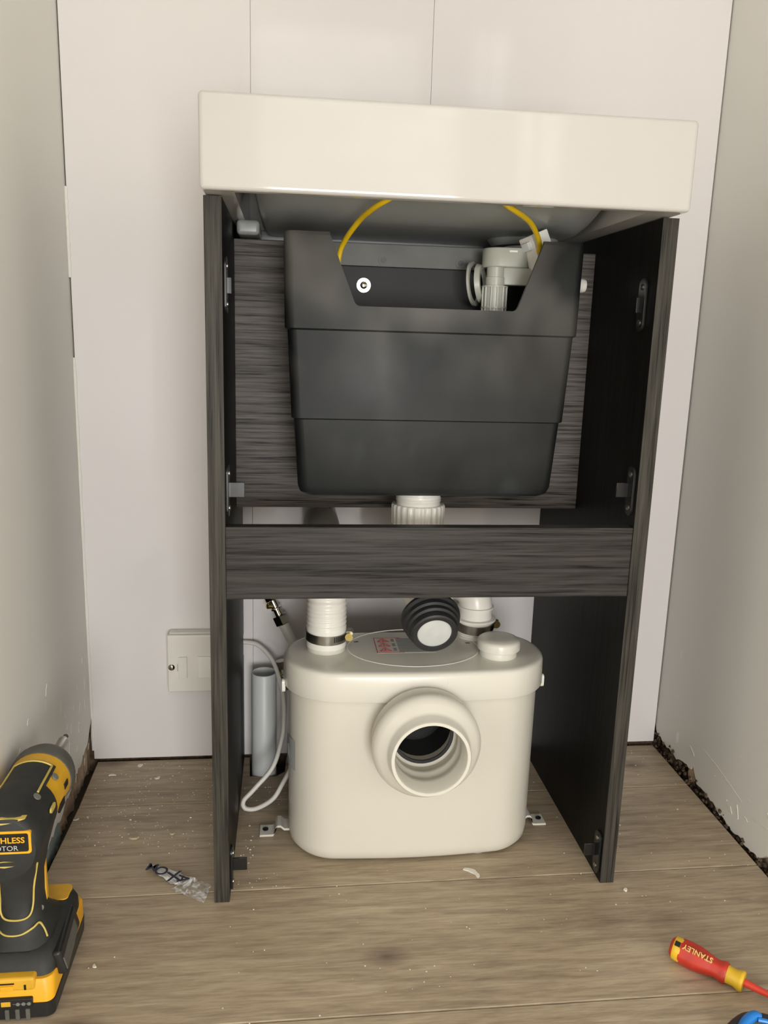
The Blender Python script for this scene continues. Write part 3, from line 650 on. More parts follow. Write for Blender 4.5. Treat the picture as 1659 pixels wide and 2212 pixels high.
# blanking cap
cp = build(MB().lathe([(0.0245, 0.267), (0.0245, 0.2715), (0.0240, 0.2780)], (0.1105, 0.107, 0), (0, 0, 1), 40), 'blanking_stub', 'pump_lid', pm)
build(MB().lathe([(0.0262, 0.2775), (0.0280, 0.2785), (0.0280, 0.2870), (0.0272, 0.2895), (0.0245, 0.2915), (0.0150, 0.2925), (0.004, 0.2928)], (0.1105, 0.107, 0), (0, 0, 1), 44), 'blanking_cap', 'pump_lid', pm)
# spigots under the hoses
build(MB().lathe([(0.0255, 0.267), (0.0255, 0.280)], (-0.1135, 0.137, 0), (0, 0, 1), 32), 'outlet_spigot', 'pump_lid', pm)
build(MB().lathe([(0.0250, 0.267), (0.0250, 0.2705), (0.0235, 0.2715), (0.0235, 0.274), (0.0245, 0.275), (0.0245, 0.2785)], (0.0945, 0.178, 0), (0, 0, 1), 32), 'inlet_spigot', 'pump_lid', pm)
# bent fixing feet with screws
def foot(s):
    prof = [(0.150, 0.012), (0.1695, 0.012), (0.1722, 0.0145), (0.1745, 0.0168), (0.1790, 0.0168), (0.1815, 0.0145), (0.1822, 0.0075), (0.1840, 0.0040), (0.1870, 0.0034), (0.2030, 0.0034)]
    if s > 0: prof = [(a - 0.004, b) for a, b in prof]
    low = [(a + 0.0004, b - 0.0034) for a, b in prof]
    poly = [(s * a + PC[0], max(b, 0.0003)) for a, b in prof] + [(s * a + PC[0], max(b, 0.0003)) for a, b in reversed(low)]
    f = build(MB().prism(poly, 'y', 0.128, 0.152), 'fixing_foot', 'pump_lid', pm, 0.0004, 1)
    sx = s * (0.1955 if s < 0 else 0.1915) + PC[0]
    build(MB().lathe([(0.0040, 0.0034), (0.0040, 0.0048), (0.0022, 0.0058)], (sx, 0.141, 0), (0, 0, 1), 16), 'screw', 'badge', f)
foot(-1); foot(1)
for x, y in ((-0.10, 0.09), (0.09, 0.082), (-0.10, 0.165), (0.10, 0.165)):
    build(MB().lathe([(0.011, 0.0002), (0.012, 0.0065)], (x, y, 0), (0, 0, 1), 16), 'rubber_foot', 'label_grey', pm)
# curved grey label with writing on the left end of the body
mb = MB(); pa = []
for i in range(7):
    a = math.radians(183 + i * 5.0); R = 0.0640; c = (PC[0] - (0.1652 - 0.0627), PC[1])
    pa.append((c[0] + R * math.cos(a), c[1] + R * math.sin(a)))
vs = [Vector((x, y, z)) for z in (0.118, 0.160) for x, y in pa]; fs = [(i, i + 1, i + 8, i + 7) for i in range(6)]
mb.add(vs, fs); so = build(mb, 'side_label', 'label_grey', pm)
build(MB().tube([(PC[0] - 0.1653, PC[1] - 0.012, 0.146), (PC[0] - 0.1645, PC[1] - 0.020, 0.136), (PC[0] - 0.1625, PC[1] - 0.027, 0.130)], 0.0009, 5).tube([(PC[0] - 0.1645, PC[1] - 0.020, 0.150), (PC[0] - 0.1630, PC[1] - 0.025, 0.147)], 0.0008, 5), 'label_marks', 'grey_print', so)

# ------------------------------------------------------------------ hoses and clips
hz = []
mb = MB(); pts = []; rad = []
def flexo(pts, r, amp, pitch_n): return [r + (amp if (i % 2) else -amp) for i in range(len(pts))]
base = spline([(-0.1135, 0.137, 0.2745), (-0.1135, 0.137, 0.290)], 4)
rib = spline([(-0.1135, 0.137, 0.2915), (-0.1135, 0.1375, 0.315), (-0.1135, 0.139, 0.336), (-0.1135, 0.150, 0.362), (-0.1135, 0.180, 0.383), (-0.1135, 0.24, 0.392), (-0.1135, 0.338, 0.392)], 10)
def resample(P, d):
    out = [P[0]]; acc = 0.0
    for a, b in zip(P[:-1], P[1:]):
        L = (b - a).length; t = d - acc
        while t <= L: out.append(a.lerp(b, t / L)); t += d
        acc = L - (t - d)
    return out
allp = resample(base + rib, 0.00125)
rads = [0.0262 if p.z < 0.299 and p.y < 0.15 else 0.0262 - (0.0, 0.0, 0.0008, 0.0014, 0.0008)[i % 5] for i, p in enumerate(allp)]
tag(build(MB().tube(allp, rads, 32), 'flexible_hose', 'white_plastic', smooth=60), 'white ribbed hose rising from the left side of the pump lid', 'hose')
def clip(o, r, label, ang, name='hose_clip'):
    t = thing(name, o, label, 'clip', 'steel clips on the pump hoses')
    build(MB().ring_lathe([(r, -0.006), (r, 0.006), (r + 0.0011, 0.006), (r + 0.0011, -0.006)], o, (0.02, -0.05, 1), 48), 'band', 'steel', t)
    d = Vector((math.cos(ang), math.sin(ang), 0)); p = Vector(o) + d * (r + 0.004); tn = Vector((-d.y, d.x, 0))
    h = build(MB().loft([rr(0, 0, 0.0065, 0.005, 0.003, f=lambda a, b, k=k: p + tn * k + Vector((0, 0, a)) + d * b) for k in (-0.008, 0.006)]), 'screw_housing', 'steel', t)
    build(MB().lathe([(0.0052, -0.0125), (0.0052, -0.0085), (0.003, -0.0080)], p, tn, 12), 'clip_screw', 'brass', h)
    mb = MB()
    for k in range(7):
        a = ang - 0.42 - k * 0.11; dd = Vector((math.cos(a), math.sin(a), 0)); q = Vector(o) + dd * (r + 0.0012); tt = Vector((-dd.y, dd.x, 0))
        mb.add([q + tt * s * 0.0007 + Vector((0, 0, zz)) + dd * e for e in (0, 0.0004) for s, zz in ((-1, -0.0035), (1, -0.0035), (1, 0.0035), (-1, 0.0035))], [(0, 1, 2, 3), (4, 5, 6, 7), (0, 1, 5, 4), (2, 3, 7, 6), (1, 2, 6, 5), (3, 0, 4, 7)])
    build(mb, 'worm_slots', 'badge', h, smooth=0)
clip((-0.1135, 0.137, 0.2895), 0.0264, 'steel hose clip with brass screw around the left pump hose', math.radians(-8))
clip((0.0945, 0.178, 0.2840), 0.0250, 'steel hose clip around the right elbow, behind the blanking cap', math.radians(18))
el = thing('waste_elbow', (0.0945, 0.178, 0.278), 'white plastic elbow clipped to the right rear of the pump lid', 'pipe')
build(MB().lathe([(0.0242, 0.276), (0.0242, 0.292), (0.0285, 0.2925), (0.0290, 0.2945), (0.0285, 0.2955), (0.0228, 0.2960), (0.0228, 0.3095), (0.0250, 0.3100), (0.0250, 0.3125), (0.0235, 0.3130)], (0.0945, 0.178, 0), (0, 0, 1), 40), 'elbow_socket', 'white_plastic', el)
ed = Vector((-0.62, 0.78, 0)).normalized()
ep = [Vector((0.0945, 0.178, 0.3110)) + ed * (0.024 * (1 - math.cos(math.radians(9 * i)))) + Vector((0, 0, 0.024 * math.sin(math.radians(9 * i)))) for i in range(10)]
e1 = ep + [ep[-1] + ed * 0.010 + Vector((0, 0, 0.0015))]
build(MB().tube(e1, 0.0228, 28), 'elbow_bend', 'white_plastic', el)
q = e1[-1]; tail = [q + Vector((-0.0028 * i, 0.0018 * i - 0.00008 * i * i, 0.0010 * i)) for i in range(18)]
build(MB().tube(tail, [0.0250 if (i // 2) % 2 == 0 else 0.0226 for i in range(18)], 28), 'ribbed_tail', 'white_plastic', el, smooth=25)

# ------------------------------------------------------------------ pipes, valves and cable behind the pump
mb = MB(); mb.loft([[Vector((-0.1995 + r * math.cos(2 * PI * j / 36), 0.305 + r * math.sin(2 * PI * j / 36), z)) for j in range(36)] for r, z in ((0.0192, -0.019), (0.0190, 0.1645), (0.0186, 0.1650), (0.0172, 0.1650), (0.0170, 0.1640), (0.0170, -0.019))], closed=True)
tag(build(mb, 'waste_pipe', 'pvc_grey'), 'grey plastic waste pipe standing open-ended beside the left cabinet side', 'pipe')
def isolator(name, a, b, label, wheel):
    a, b = Vector(a), Vector(b); d = (b - a).normalized(); L = (b - a).length
    t = thing(name, a, label, 'valve', 'chrome isolating valves')
    def hexp(h0, h1, r): return MB().lathe([(r * .93, h0), (r, h0 + .001), (r, h1 - .001), (r * .93, h1)], a, d, 6)
    build(MB().lathe([(0.0062, 0.008), (0.0062, L - 0.008)], a, d, 20), 'valve_body', 'chrome', t)
    build(hexp(0, 0.012, 0.0105), 'compression_nut', 'chrome', t, smooth=20); build(hexp(L - 0.015, L, 0.0120), 'compression_nut', 'chrome', t, smooth=20)
    build(MB().ring_lathe([(0.0062, L * .5 - .002), (0.0085, L * .5 - .001), (0.0085, L * .5 + .001), (0.0062, L * .5 + .002)], a, d, 20), 'collar', 'chrome', t)
    c = a + d * (L * 0.42)
    build(MB().lathe([(0.0045, 0.0), (0.0045, 0.0125), (0.003, 0.0135)], c, wheel, 14), 'screw_port', 'brass', t)
    return t
isolator('isolating_valve', (-0.1925, 0.322, 0.286), (-0.1705, 0.316, 0.2385), 'chrome isolating valve on the upper water pipe, under the cabinet rail', (-0.9, -0.4, 0.1))
isolator('isolating_valve', (-0.1740, 0.322, 0.176), (-0.1655, 0.318, 0.132), 'chrome isolating valve half hidden behind the left side of the pump', (-0.9, -0.4, 0.1))
tag(build(MB().tube(spline([(-0.1712, 0.316, 0.240), (-0.155, 0.312, 0.207), (-0.142, 0.312, 0.178), (-0.135, 0.312, 0.12), (-0.135, 0.312, 0.02)], 6), 0.0078, 18), 'water_pipe', 'white_plastic'), 'thin white plastic water pipe running down from the upper chrome valve', 'pipe')
tag(build(MB().tube(spline([(-0.1920, 0.322, 0.285), (-0.205, 0.326, 0.32), (-0.208, 0.328, 0.38)], 6), 0.0078, 14), 'water_pipe', 'rubber'), 'short dark water pipe above the upper chrome valve, mostly behind the rail', 'pipe')
cb = spline([(-0.262, 0.3435, 0.186), (-0.2415, 0.3420, 0.197), (-0.2290, 0.3400, 0.200), (-0.2074, 0.33, 0.1976), (-0.1857, 0.31, 0.1787), (-0.1735, 0.28, 0.1537), (-0.1690, 0.26, 0.1329), (-0.1690, 0.245, 0.1105), (-0.1712, 0.235, 0.0919), (-0.1839, 0.215, 0.0568), (-0.2110, 0.2, 0.0298), (-0.2255, 0.193, 0.0162), (-0.2229, 0.19, 0.0062), (-0.2065, 0.19, 0.0055), (-0.1835, 0.19, 0.0199), (-0.1690, 0.193, 0.0435), (-0.1520, 0.196, 0.0735), (-0.135, 0.197, 0.09)], 8)
tag(build(MB().tube(cb, 0.0034, 10), 'power_cable', 'cable'), 'white power cable looping down to the floor left of the pump', 'cable')

# fused spur on the back wall
sp = thing('fused_spur', (-0.29, 0.345, 0.127), 'white fused spur switch on the back wall, half behind the cabinet side', 'switch')
bx0, bx1, bz0, bz1 = -0.346, -0.258, 0.1265, 0.2200
build(MB().box(bx0 + 0.0015, bx1, 0.330, YB - 0.0002, bz0 + 0.001, bz1 + 0.0005), 'back_box', 'spur', sp, 0.003, 3)
fpz = build(MB().box(bx0, bx1, 0.3225, 0.3298, bz0, bz1 - 0.001), 'face_plate', 'spur', sp, 0.002, 3)
box('fuse_carrier', 'spur', fpz, -0.3295, -0.3165, 0.3195, 0.3226, 0.150, 0.1845, 0.0008)
box('fuse_notch', 'label_grey', fpz, -0.3318, -0.3305, 0.3221, 0.3226, 0.161, 0.173, 0)
box('rocker', 'white_plastic', fpz, -0.3010, -0.270, 0.3200, 0.3226, 0.150, 0.1845, 0.0012)
build(MB().lathe([(0.0050, 0), (0.0050, 0.0008), (0.0035, 0.0022), (0.0015, 0.0027)], (-0.3400, 0.3226, 0.1675), (0, -1, 0), 20), 'screw', 'chrome', fpz)

# ------------------------------------------------------------------ cordless drill
D0 = Vector((-0.4300, -0.095, 0))
dr = thing('cordless_drill', D0, 'yellow and black cordless impact driver standing on its battery by the left wall', 'drill')
HA = Vector((-0.433, 0, 0.186))
def hring(y, rx, rz=None, dx=0, dz=0, n=32):
    rz = rz or rx
    return [Vector((HA.x + dx + rx * math.cos(2 * PI * j / n), y, HA.z + dz + rz * math.sin(2 * PI * j / n))) for j in range(n)]
hb = build(MB().loft([hring(-0.110, 0.0300), hring(-0.104, 0.0315), hring(-0.040, 0.0322), hring(-0.026, 0.0325)]), 'motor_housing', 'dk_yellow', dr)
build(MB().loft([hring(-0.0285, 0.0335), hring(-0.026, 0.0342), hring(-0.012, 0.0338), hring(-0.002, 0.0300), hring(0.006, 0.0215), hring(0.0085, 0.0130), hring(0.0088, 0.008)]), 'nose_cover', 'dk_nose', dr)
build(MB().lathe([(0.0085, 0.004), (0.0085, 0.012), (0.0062, 0.0135), (0.0060, 0.052), (0.0046, 0.056)], (HA.x + 0.004, 0, HA.z + 0.004), (0, 1, 0), 20), 'chuck_sleeve', 'steel', dr)
build(MB().lathe([(0.0034, 0.054), (0.0034, 0.064), (0.0026, 0.0655)], (HA.x + 0.004, 0, HA.z + 0.004), (0, 1, 0), 6), 'driver_bit', 'dk_nose', dr, smooth=20)
# black rubber back: wraps the rear of the motor and runs down into the grip
def gring(z, y0, y1, hx, r, dx=0): return rr(HA.x + dx, (y0 + y1) / 2, hx, (y1 - y0) / 2, r, z, 6)
rear = [hring(-0.1475, 0.0270, 0.0310, 0, -0.004), hring(-0.1465, 0.0295, 0.0335, 0, -0.004), hring(-0.142, 0.0318, 0.0355, 0, -0.003), hring(-0.130, 0.0325, 0.0365, 0, -0.002), hring(-0.098, 0.0335, 0.0345), hring(-0.082, 0.0328, 0.0335), hring(-0.080, 0.0315, 0.0320)]
rc = build(MB().loft(rear), 'rear_cover', 'dk_black', dr)
# yellow side blades painted over by black: arch panel on top of the housing
build(MB().loft([[Vector((HA.x + r * math.sin(a), y, HA.z + r * math.cos(a))) for r, a in [(0.0333, -0.75 + 1.5 * i / 10) for i in range(11)] + [(0.0305, 0.75 - 1.5 * i / 10) for i in range(11)]] for y in (-0.084, -0.050, -0.044)]), 'top_pad', 'dk_black', dr)
for s in (-1, 1):
    build(MB().tube([(HA.x + 0.0334 * math.sin(s * 0.62), -0.047, HA.z + 0.0334 * math.cos(0.62)), (HA.x + 0.0337 * math.sin(s * 0.62), -0.085, HA.z + 0.0337 * math.cos(0.62)), (HA.x + 0.0347 * math.sin(s * 0.62), -0.100, HA.z + 0.0347 * math.cos(0.62))], 0.0013, 6), 'trim_line', 'dk_line', dr)
build(MB().tube([(HA.x + 0.0334 * math.sin(-0.62 + 1.24 * i / 8), -0.047, HA.z + 0.0334 * math.cos(-0.62 + 1.24 * i / 8)) for i in range(9)], 0.0012, 6), 'trim_line', 'dk_line', dr)
for x, y in ((0.026, -0.060), (0.021, -0.106)):
    zz = math.sqrt(0.0340 ** 2 - x * x); nn = Vector((x, 0, zz)).normalized()
    build(MB().lathe([(0.0040, -0.001), (0.0040, 0.0008)], Vector((HA.x, y, HA.z)) + nn * 0.0338, nn, 14), 'screw_cover', 'grey_spot', dr)
build(MB().loft([rr(0, 0, 0.0028, 0.0075, 0.0025, f=lambda p, q, k=k: (HA.x + 0.0325 + k, -0.100 + q, HA.z + 0.010 + p)) for k in (0, 0.0018)]), 'trim_patch', 'dk_line', dr)
# badge with wording
bz = HA.z + 0.004; by = -0.1490
bd = build(MB().loft([rr(HA.x, bz, 0.0262, 0.0120, 0.003, f=lambda p, q, y=y: (p, y + 0.10 * max(0, abs(p - HA.x) - 0.016), q)) for y in (-0.1430, by)]), 'badge', 'dk_yellow2', rc)
build(MB().loft([rr(HA.x, bz, 0.0238, 0.0094, 0.002, f=lambda p, q, y=y: (p, y + 0.10 * max(0, abs(p - HA.x) - 0.016), q)) for y in (by + 0.0005, by - 0.0005)]), 'badge_face', 'badge', bd)
text_mesh('badge_text_upper', 'BRUSHLESS', 0.0085, 'dk_yellow2', frame((HA.x, by - 0.0008, bz + 0.0032), (1, 0, 0), (0, 0, 1)), bd, space=1.0, bold=0.00015)
text_mesh('badge_text_lower', 'MOTOR', 0.0075, 'silver_print', frame((HA.x + 0.001, by - 0.0008, bz - 0.0052), (1, 0, 0), (0, 0, 1)), bd, space=1.0)
for z in (bz + 0.0225, bz - 0.0235):
    build(MB().loft([[Vector((HA.x + 0.021 * math.cos(2 * PI * j / 24), y + 0.004 * (math.cos(2 * PI * j / 24)) ** 2, z + 0.0035 * math.sin(2 * PI * j / 24) * (1 - 0.7 * abs(math.cos(2 * PI * j / 24))))) for j in range(24)] for y in (-0.1420, -0.1484)]), 'vent_blade', 'dk_line', rc)
# handle, foot and battery
hd = build(MB().loft([gring(0.168, -0.1440, -0.060, 0.0285, 0.022), gring(0.158, -0.1400, -0.064, 0.0262, 0.022), gring(0.146, -0.1320, -0.068, 0.0230, 0.020), gring(0.125, -0.1255, -0.076, 0.0198, 0.018), gring(0.100, -0.1235, -0.078, 0.0190, 0.017), gring(0.082, -0.1260, -0.076, 0.0205, 0.018), gring(0.070, -0.1340, -0.068, 0.0260, 0.020), gring(0.0625, -0.1390, -0.060, 0.0300, 0.020)]), 'handle', 'dk_black', dr)
# yellow outline of the rubber grip on the rear of the handle
gl = spline([(HA.x - 0.0172, -0.1175, 0.140), (HA.x - 0.0168, -0.1190, 0.115), (HA.x - 0.0165, -0.1210, 0.094), (HA.x - 0.010, -0.1250, 0.0885), (HA.x + 0.004, -0.1257, 0.0880), (HA.x + 0.0120, -0.1235, 0.0915), (HA.x + 0.0150, -0.1205, 0.102), (HA.x + 0.0163, -0.1190, 0.120), (HA.x + 0.0195, -0.1190, 0.138), (HA.x + 0.0225, -0.1230, 0.150)], 5)
build(MB().tube(gl, 0.00095, 6), 'grip_outline', 'dk_line', hd)
gl2 = spline([(HA.x - 0.020, -0.1230, 0.076), (HA.x - 0.010, -0.1298, 0.0742), (HA.x + 0.004, -0.1303, 0.0745), (HA.x + 0.0150, -0.1265, 0.0790), (HA.x + 0.0195, -0.1200, 0.0800), (HA.x + 0.0235, -0.1190, 0.0720), (HA.x + 0.0275, -0.1230, 0.0655)], 5)
build(MB().tube(gl2, 0.0011, 6), 'grip_outline', 'dk_line', hd)
build(MB().box(HA.x + 0.0180, HA.x + 0.0205, -0.094, -0.088, 0.086, 0.132), 'handle_stripe', 'dk_yellow', hd, 0.0008)
build(MB().lathe([(0.0032, 0), (0.0032, 0.0016)], (HA.x + 0.0178, -0.1090, 0.0885), (0.7, -0.7, 0.1), 14), 'screw_cover', 'grey_spot', hd)
BX = -0.4295
def bring(z, y0, y1, hx, r): return rr(BX, (y0 + y1) / 2, hx, (y1 - y0) / 2, r, z, 6)
ft = build(MB().loft([bring(0.0405, -0.150, -0.036, 0.0355, 0.012), bring(0.052, -0.147, -0.034, 0.0350, 0.014), bring(0.0585, -0.141, -0.036, 0.0325, 0.014), bring(0.0630, -0.134, -0.042, 0.0285, 0.014)]), 'foot', 'dk_black', dr)
build(MB().loft([rr(BX + 0.012, -0.052, 0.0165, 0.013, 0.005, z) for z in (0.058, 0.0642)]), 'foot_pad', 'dk_yellow', ft, 0.0008)
bt = build(MB().loft([bring(0.0003, -0.1560, -0.032, 0.0345, 0.008), bring(0.003, -0.1585, -0.029, 0.0368, 0.008), bring(0.0185, -0.1585, -0.027, 0.0372, 0.008), bring(0.0190, -0.1570, -0.028, 0.0362, 0.008)]), 'battery', 'dk_plastic', dr)
build(MB().loft([bring(0.0190, -0.1575, -0.0275, 0.0364, 0.008), bring(0.0385, -0.1550, -0.0265, 0.0364, 0.010), bring(0.0420, -0.1530, -0.029, 0.0350, 0.010)]), 'battery_shell', 'dk_yellow2', bt)
la = build(MB().box(BX - 0.024, BX + 0.020, -0.1580, -0.146, 0.0330, 0.0475), 'latch', 'dk_yellow', bt, 0.003, 3)
build(MB().box(BX - 0.013, BX + 0.001, -0.1588, -0.1578, 0.0418, 0.0430), 'latch_slot', 'badge', la)
build(MB().box(BX - 0.012, BX + 0.000, -0.1592, -0.1575, 0.0350, 0.0400), 'latch_tab', 'dk_yellow2', la, 0.0005)
build(MB().box(BX + 0.010, BX + 0.012, -0.1587, -0.1575, 0.0350, 0.0405), 'latch_slot', 'badge', la)
gp = build(MB().box(BX - 0.030, BX + 0.0175, -0.1602, -0.155, 0.0150, 0.0262), 'gauge_panel', 'dk_plastic', bt, 0.0015)
build(MB().box(BX - 0.012, BX - 0.003, -0.1606, -0.1600, 0.0185, 0.0238), 'gauge_button', 'dk_yellow', gp, 0.0003)
mb = MB()
for i in range(3): mb.lathe([(0.0019, 0), (0.0019, 0.0006)], (BX + 0.004 + i * 0.0052, -0.1602, 0.0208), (0, -1, 0), 12)
mb.box(BX - 0.001, BX + 0.016, -0.1605, -0.1601, 0.0206, 0.0210)
build(mb, 'gauge_lights', 'grey_spot', gp)
for i in range(5):
    x = BX - 0.029 + i * 0.0098
    build(MB().box(x, x + 0.0042, -0.1600, -0.150, 0.0012, 0.0140), 'battery_rib', 'dk_nose', bt, 0.0008)
# belt clip on the right flank
ckm = Matrix.Translation((BX + 0.0355, -0.098, 0.0445)) @ Matrix.Rotation(math.radians(4), 4, 'Z') @ Matrix.Rotation(math.radians(-14), 4, 'Y')
ck = build(MB().box(-0.0050, 0.0050, -0.040, 0.034, -0.0135, 0.0135, ckm), 'belt_clip', 'dk_plastic', dr, 0.0035, 3)
build(MB().box(-0.0058, -0.0030, -0.022, 0.012, 0.004, 0.0146, ckm), 'clip_hollow', 'dk_nose', ck, 0.001)
build(MB().box(0.0040, 0.0058, -0.038, 0.020, -0.010, 0.004, ckm), 'clip_spring', 'dk_nose', ck, 0.0008)
# printed plates on the yellow side
for y, z, w, h in ((-0.060, -0.010, 0.010, 0.005), (-0.045, 0.004, 0.006, 0.003)):
    a = math.asin(z / 0.0330); X = HA.x + 0.0322 * math.cos(a)
    build(MB().box(X - 0.0015, X + 0.0008, y - w, y + w, HA.z + z - h, HA.z + z + h), 'side_plate', 'badge', hb)

# ------------------------------------------------------------------ screwdriver
K = 0.76
S0 = Vector((0.2640, -0.1280, 0.0140)); SD = Vector((0.0530, -0.0520, -0.0030)).normalized()
def sk(p): return [(a * K, b * K) for a, b in p]
sd = thing('screwdriver', (0.29, -0.15, 0), 'red insulated screwdriver with yellow collar lying on the floor', 'screwdriver')
build(MB().lathe(sk([(0.0040, 0.0), (0.0115, 0.0010), (0.0148, 0.0040), (0.0160, 0.0080)]), S0, SD, 32), 'handle_butt', 'sd_red', sd)
build(MB().lathe(sk([(0.0160, 0.0055), (0.0164, 0.0060), (0.0168, 0.0115), (0.0169, 0.0165), (0.0160, 0.0170)]), S0, SD, 32), 'butt_band', 'sd_yellow', sd)
mb = MB(); rings = []
pr = [(0.0168, 0.0150), (0.0173, 0.0175), (0.0178, 0.028), (0.0174, 0.040), (0.0158, 0.050), (0.0136, 0.058), (0.0124, 0.064), (0.0128, 0.069), (0.0145, 0.0745), (0.0150, 0.078), (0.0135, 0.0805)]
up = SD.cross(Vector((0, 0, 1))).normalized(); wv = SD.cross(up)
for r, h in sk(pr):
    rings.append([S0 + SD * h + (up * math.cos(2 * PI * j / 48) + wv * math.sin(2 * PI * j / 48)) * r * (1 + 0.035 * math.cos(6 * 2 * PI * j / 48)) for j in range(48)])
hs = build(mb.loft(rings), 'grip', 'sd_red', sd)
build(MB().lathe(sk([(0.0130, 0.079), (0.0125, 0.083), (0.0122, 0.091), (0.0148, 0.0985), (0.0152, 0.1005), (0.0135, 0.1030), (0.006, 0.1035)]), S0, SD, 10), 'collar', 'sd_yellow', sd, smooth=50)
build(MB().lathe(sk([(0.0056, 0.1), (0.0050, 0.12), (0.0042, 0.135), (0.0042, 0.22)]), S0, SD, 18), 'shaft', 'sd_shaft', sd)
build(MB().lathe(sk([(0.0030, 0.22), (0.0030, 0.228), (0.0015, 0.232)]), S0, SD, 12), 'tip', 'steel', sd)
view = (Vector((-0.165, -0.8755, 0.671)) - S0).normalized(); nrm = (Vector((0, 0, 1)) * 0.85 + Vector((-0.25, -0.45, 0))).normalized()
nrm = (nrm - SD * nrm.dot(SD)).normalized()
sq = S0 + SD * 0.0110 * K + nrm * 0.0163 * K
build(MB().box(-0.0028, 0.0028, -0.0028, 0.0028, -0.001, 0.0010, frame(sq, SD, nrm.cross(SD))), 'hang_hole', 'badge', sd, 0.0004)
lm = frame(S0 + SD * 0.040 * K + nrm * 0.0186 * K, -SD, -nrm.cross(SD))
text_mesh('grip_lettering', 'STANLEY', 0.0078, 'sd_print', lm, hs, extrude=0.0009, bold=0.0001)

# ------------------------------------------------------------------ blue and black tool at the frame's corner
pl = thing('side_cutters', (0.30, -0.25, 0), 'blue and black handled hand tool at the bottom right corner of the picture', 'tool')
g1 = spline([(0.2700, -0.2320, 0.010), (0.2850, -0.2240, 0.011), (0.3000, -0.2215, 0.012), (0.3250, -0.2330, 0.012), (0.3600, -0.2580, 0.011), (0.4000, -0.2900, 0.010)], 6)
build(MB().tube(g1, [0.0075 + 0.002 * math.sin(i / len(g1) * PI) for i in range(len(g1))], 16), 'grip', 'rubber', pl)
g2 = spline([(0.2720, -0.2420, 0.017), (0.2850, -0.2290, 0.0185), (0.2990, -0.2220, 0.0200), (0.3060, -0.2235, 0.0195)], 6)
build(MB().tube(g2, [0.003 + 0.0022 * math.sin(i / len(g2) * PI) for i in range(len(g2))], 10), 'grip_inlay', 'blue', pl)
g3 = spline([(0.3005, -0.2270, 0.0205), (0.3120, -0.2310, 0.0200), (0.3300, -0.2420, 0.0190)], 6)
build(MB().tube(g3, 0.0022, 8), 'grip_inlay', 'blue', pl)
g4 = spline([(0.2660, -0.2310, 0.006), (0.2690, -0.2420, 0.007), (0.2800, -0.2700, 0.008), (0.3000, -0.3100, 0.008), (0.3300, -0.3500, 0.008)], 6)
build(MB().tube(g4, [0.0052 + 0.0016 * math.sin(i / len(g4) * PI) for i in range(len(g4))], 14), 'grip', 'rubber', pl)
build(MB().lathe([(0.010, 0), (0.012, 0.002), (0.012, 0.010), (0.010, 0.012)], (0.40, -0.325, 0.002), (0, 0, 1), 20), 'pivot', 'steel', pl)
build(MB().tube([(0.40, -0.29, 0.010), (0.405, -0.32, 0.009), (0.43, -0.36, 0.008)], [0.007, 0.009, 0.003], 10), 'jaw', 'steel', pl)
build(MB().tube([(0.33, -0.35, 0.008), (0.38, -0.335, 0.009), (0.43, -0.362, 0.008)], [0.006, 0.009, 0.003], 10), 'jaw', 'steel', pl)

pl.location.y -= 0.013

# ------------------------------------------------------------------ wrapper, scraps and dust on the floor
rnd = random.Random(21)
def film(poly_a, poly_b, amp, nu=18, nv=6, z=0.0012):
    mb = MB(); vs = []
    for i in range(nu):
        t = i / (nu - 1)
        q = t * (len(poly_a) - 1); m = min(int(q), len(poly_a) - 2); q -= m
        a = Vector(poly_a[m]).lerp(Vector(poly_a[m + 1]), q); b = Vector(poly_b[m]).lerp(Vector(poly_b[m + 1]), q)
        for j in range(nv):
            p = a.lerp(b, j / (nv - 1)); h = z + amp * abs(noise.noise(Vector((p.x * 70, p.y * 90, 3.3))))
            vs.append((p.x + rnd.uniform(-.0012, .0012), p.y + rnd.uniform(-.0012, .0012), h))
    mb.add(vs, [(i * nv + j, (i + 1) * nv + j, (i + 1) * nv + j + 1, i * nv + j + 1) for i in range(nu - 1) for j in range(nv - 1)])
    return mb
wrp = thing('plastic_wrapper', (-0.31, 0.05, 0), 'torn scrap of clear plastic wrapper with dark lettering on the floor', 'wrapper')
wf = build(film([(-0.3412, 0.0761, 0), (-0.3247, 0.0702, 0), (-0.3004, 0.061, 0), (-0.2871, 0.0455, 0), (-0.2816, 0.040, 0)], [(-0.3400, 0.0740, 0), (-0.3218, 0.0520, 0), (-0.3045, 0.0362, 0), (-0.2930, 0.033, 0), (-0.2816, 0.0318, 0)], 0.005, 22, 8), 'printed_film', 'film_white', wrp, smooth=0)
build(film([(-0.2860, 0.0480, 0), (-0.2560, 0.0300, 0)], [(-0.3050, 0.0260, 0), (-0.2620, -0.0020, 0)], 0.006, 12, 8), 'clear_film', 'film', wrp, smooth=0)
tx = Vector((0.059, -0.030, 0)).normalized()
for ch, p, s, ang in (('M', (-0.3330, 0.0668), 0.019, 165), ('O', (-0.3205, 0.0592), 0.022, 165), ('X', (-0.3040, 0.0475), 0.025, 185), ('A', (-0.2920, 0.0410), 0.020, 262)):
    a = math.radians(ang); d = Vector((math.cos(a), math.sin(a), 0)); d2 = Vector((-math.sin(a), math.cos(a), 0))
    text_mesh('lettering', ch, s, 'ink', frame((p[0], p[1], 0.0056), d, d2), wf, bold=0.0003)
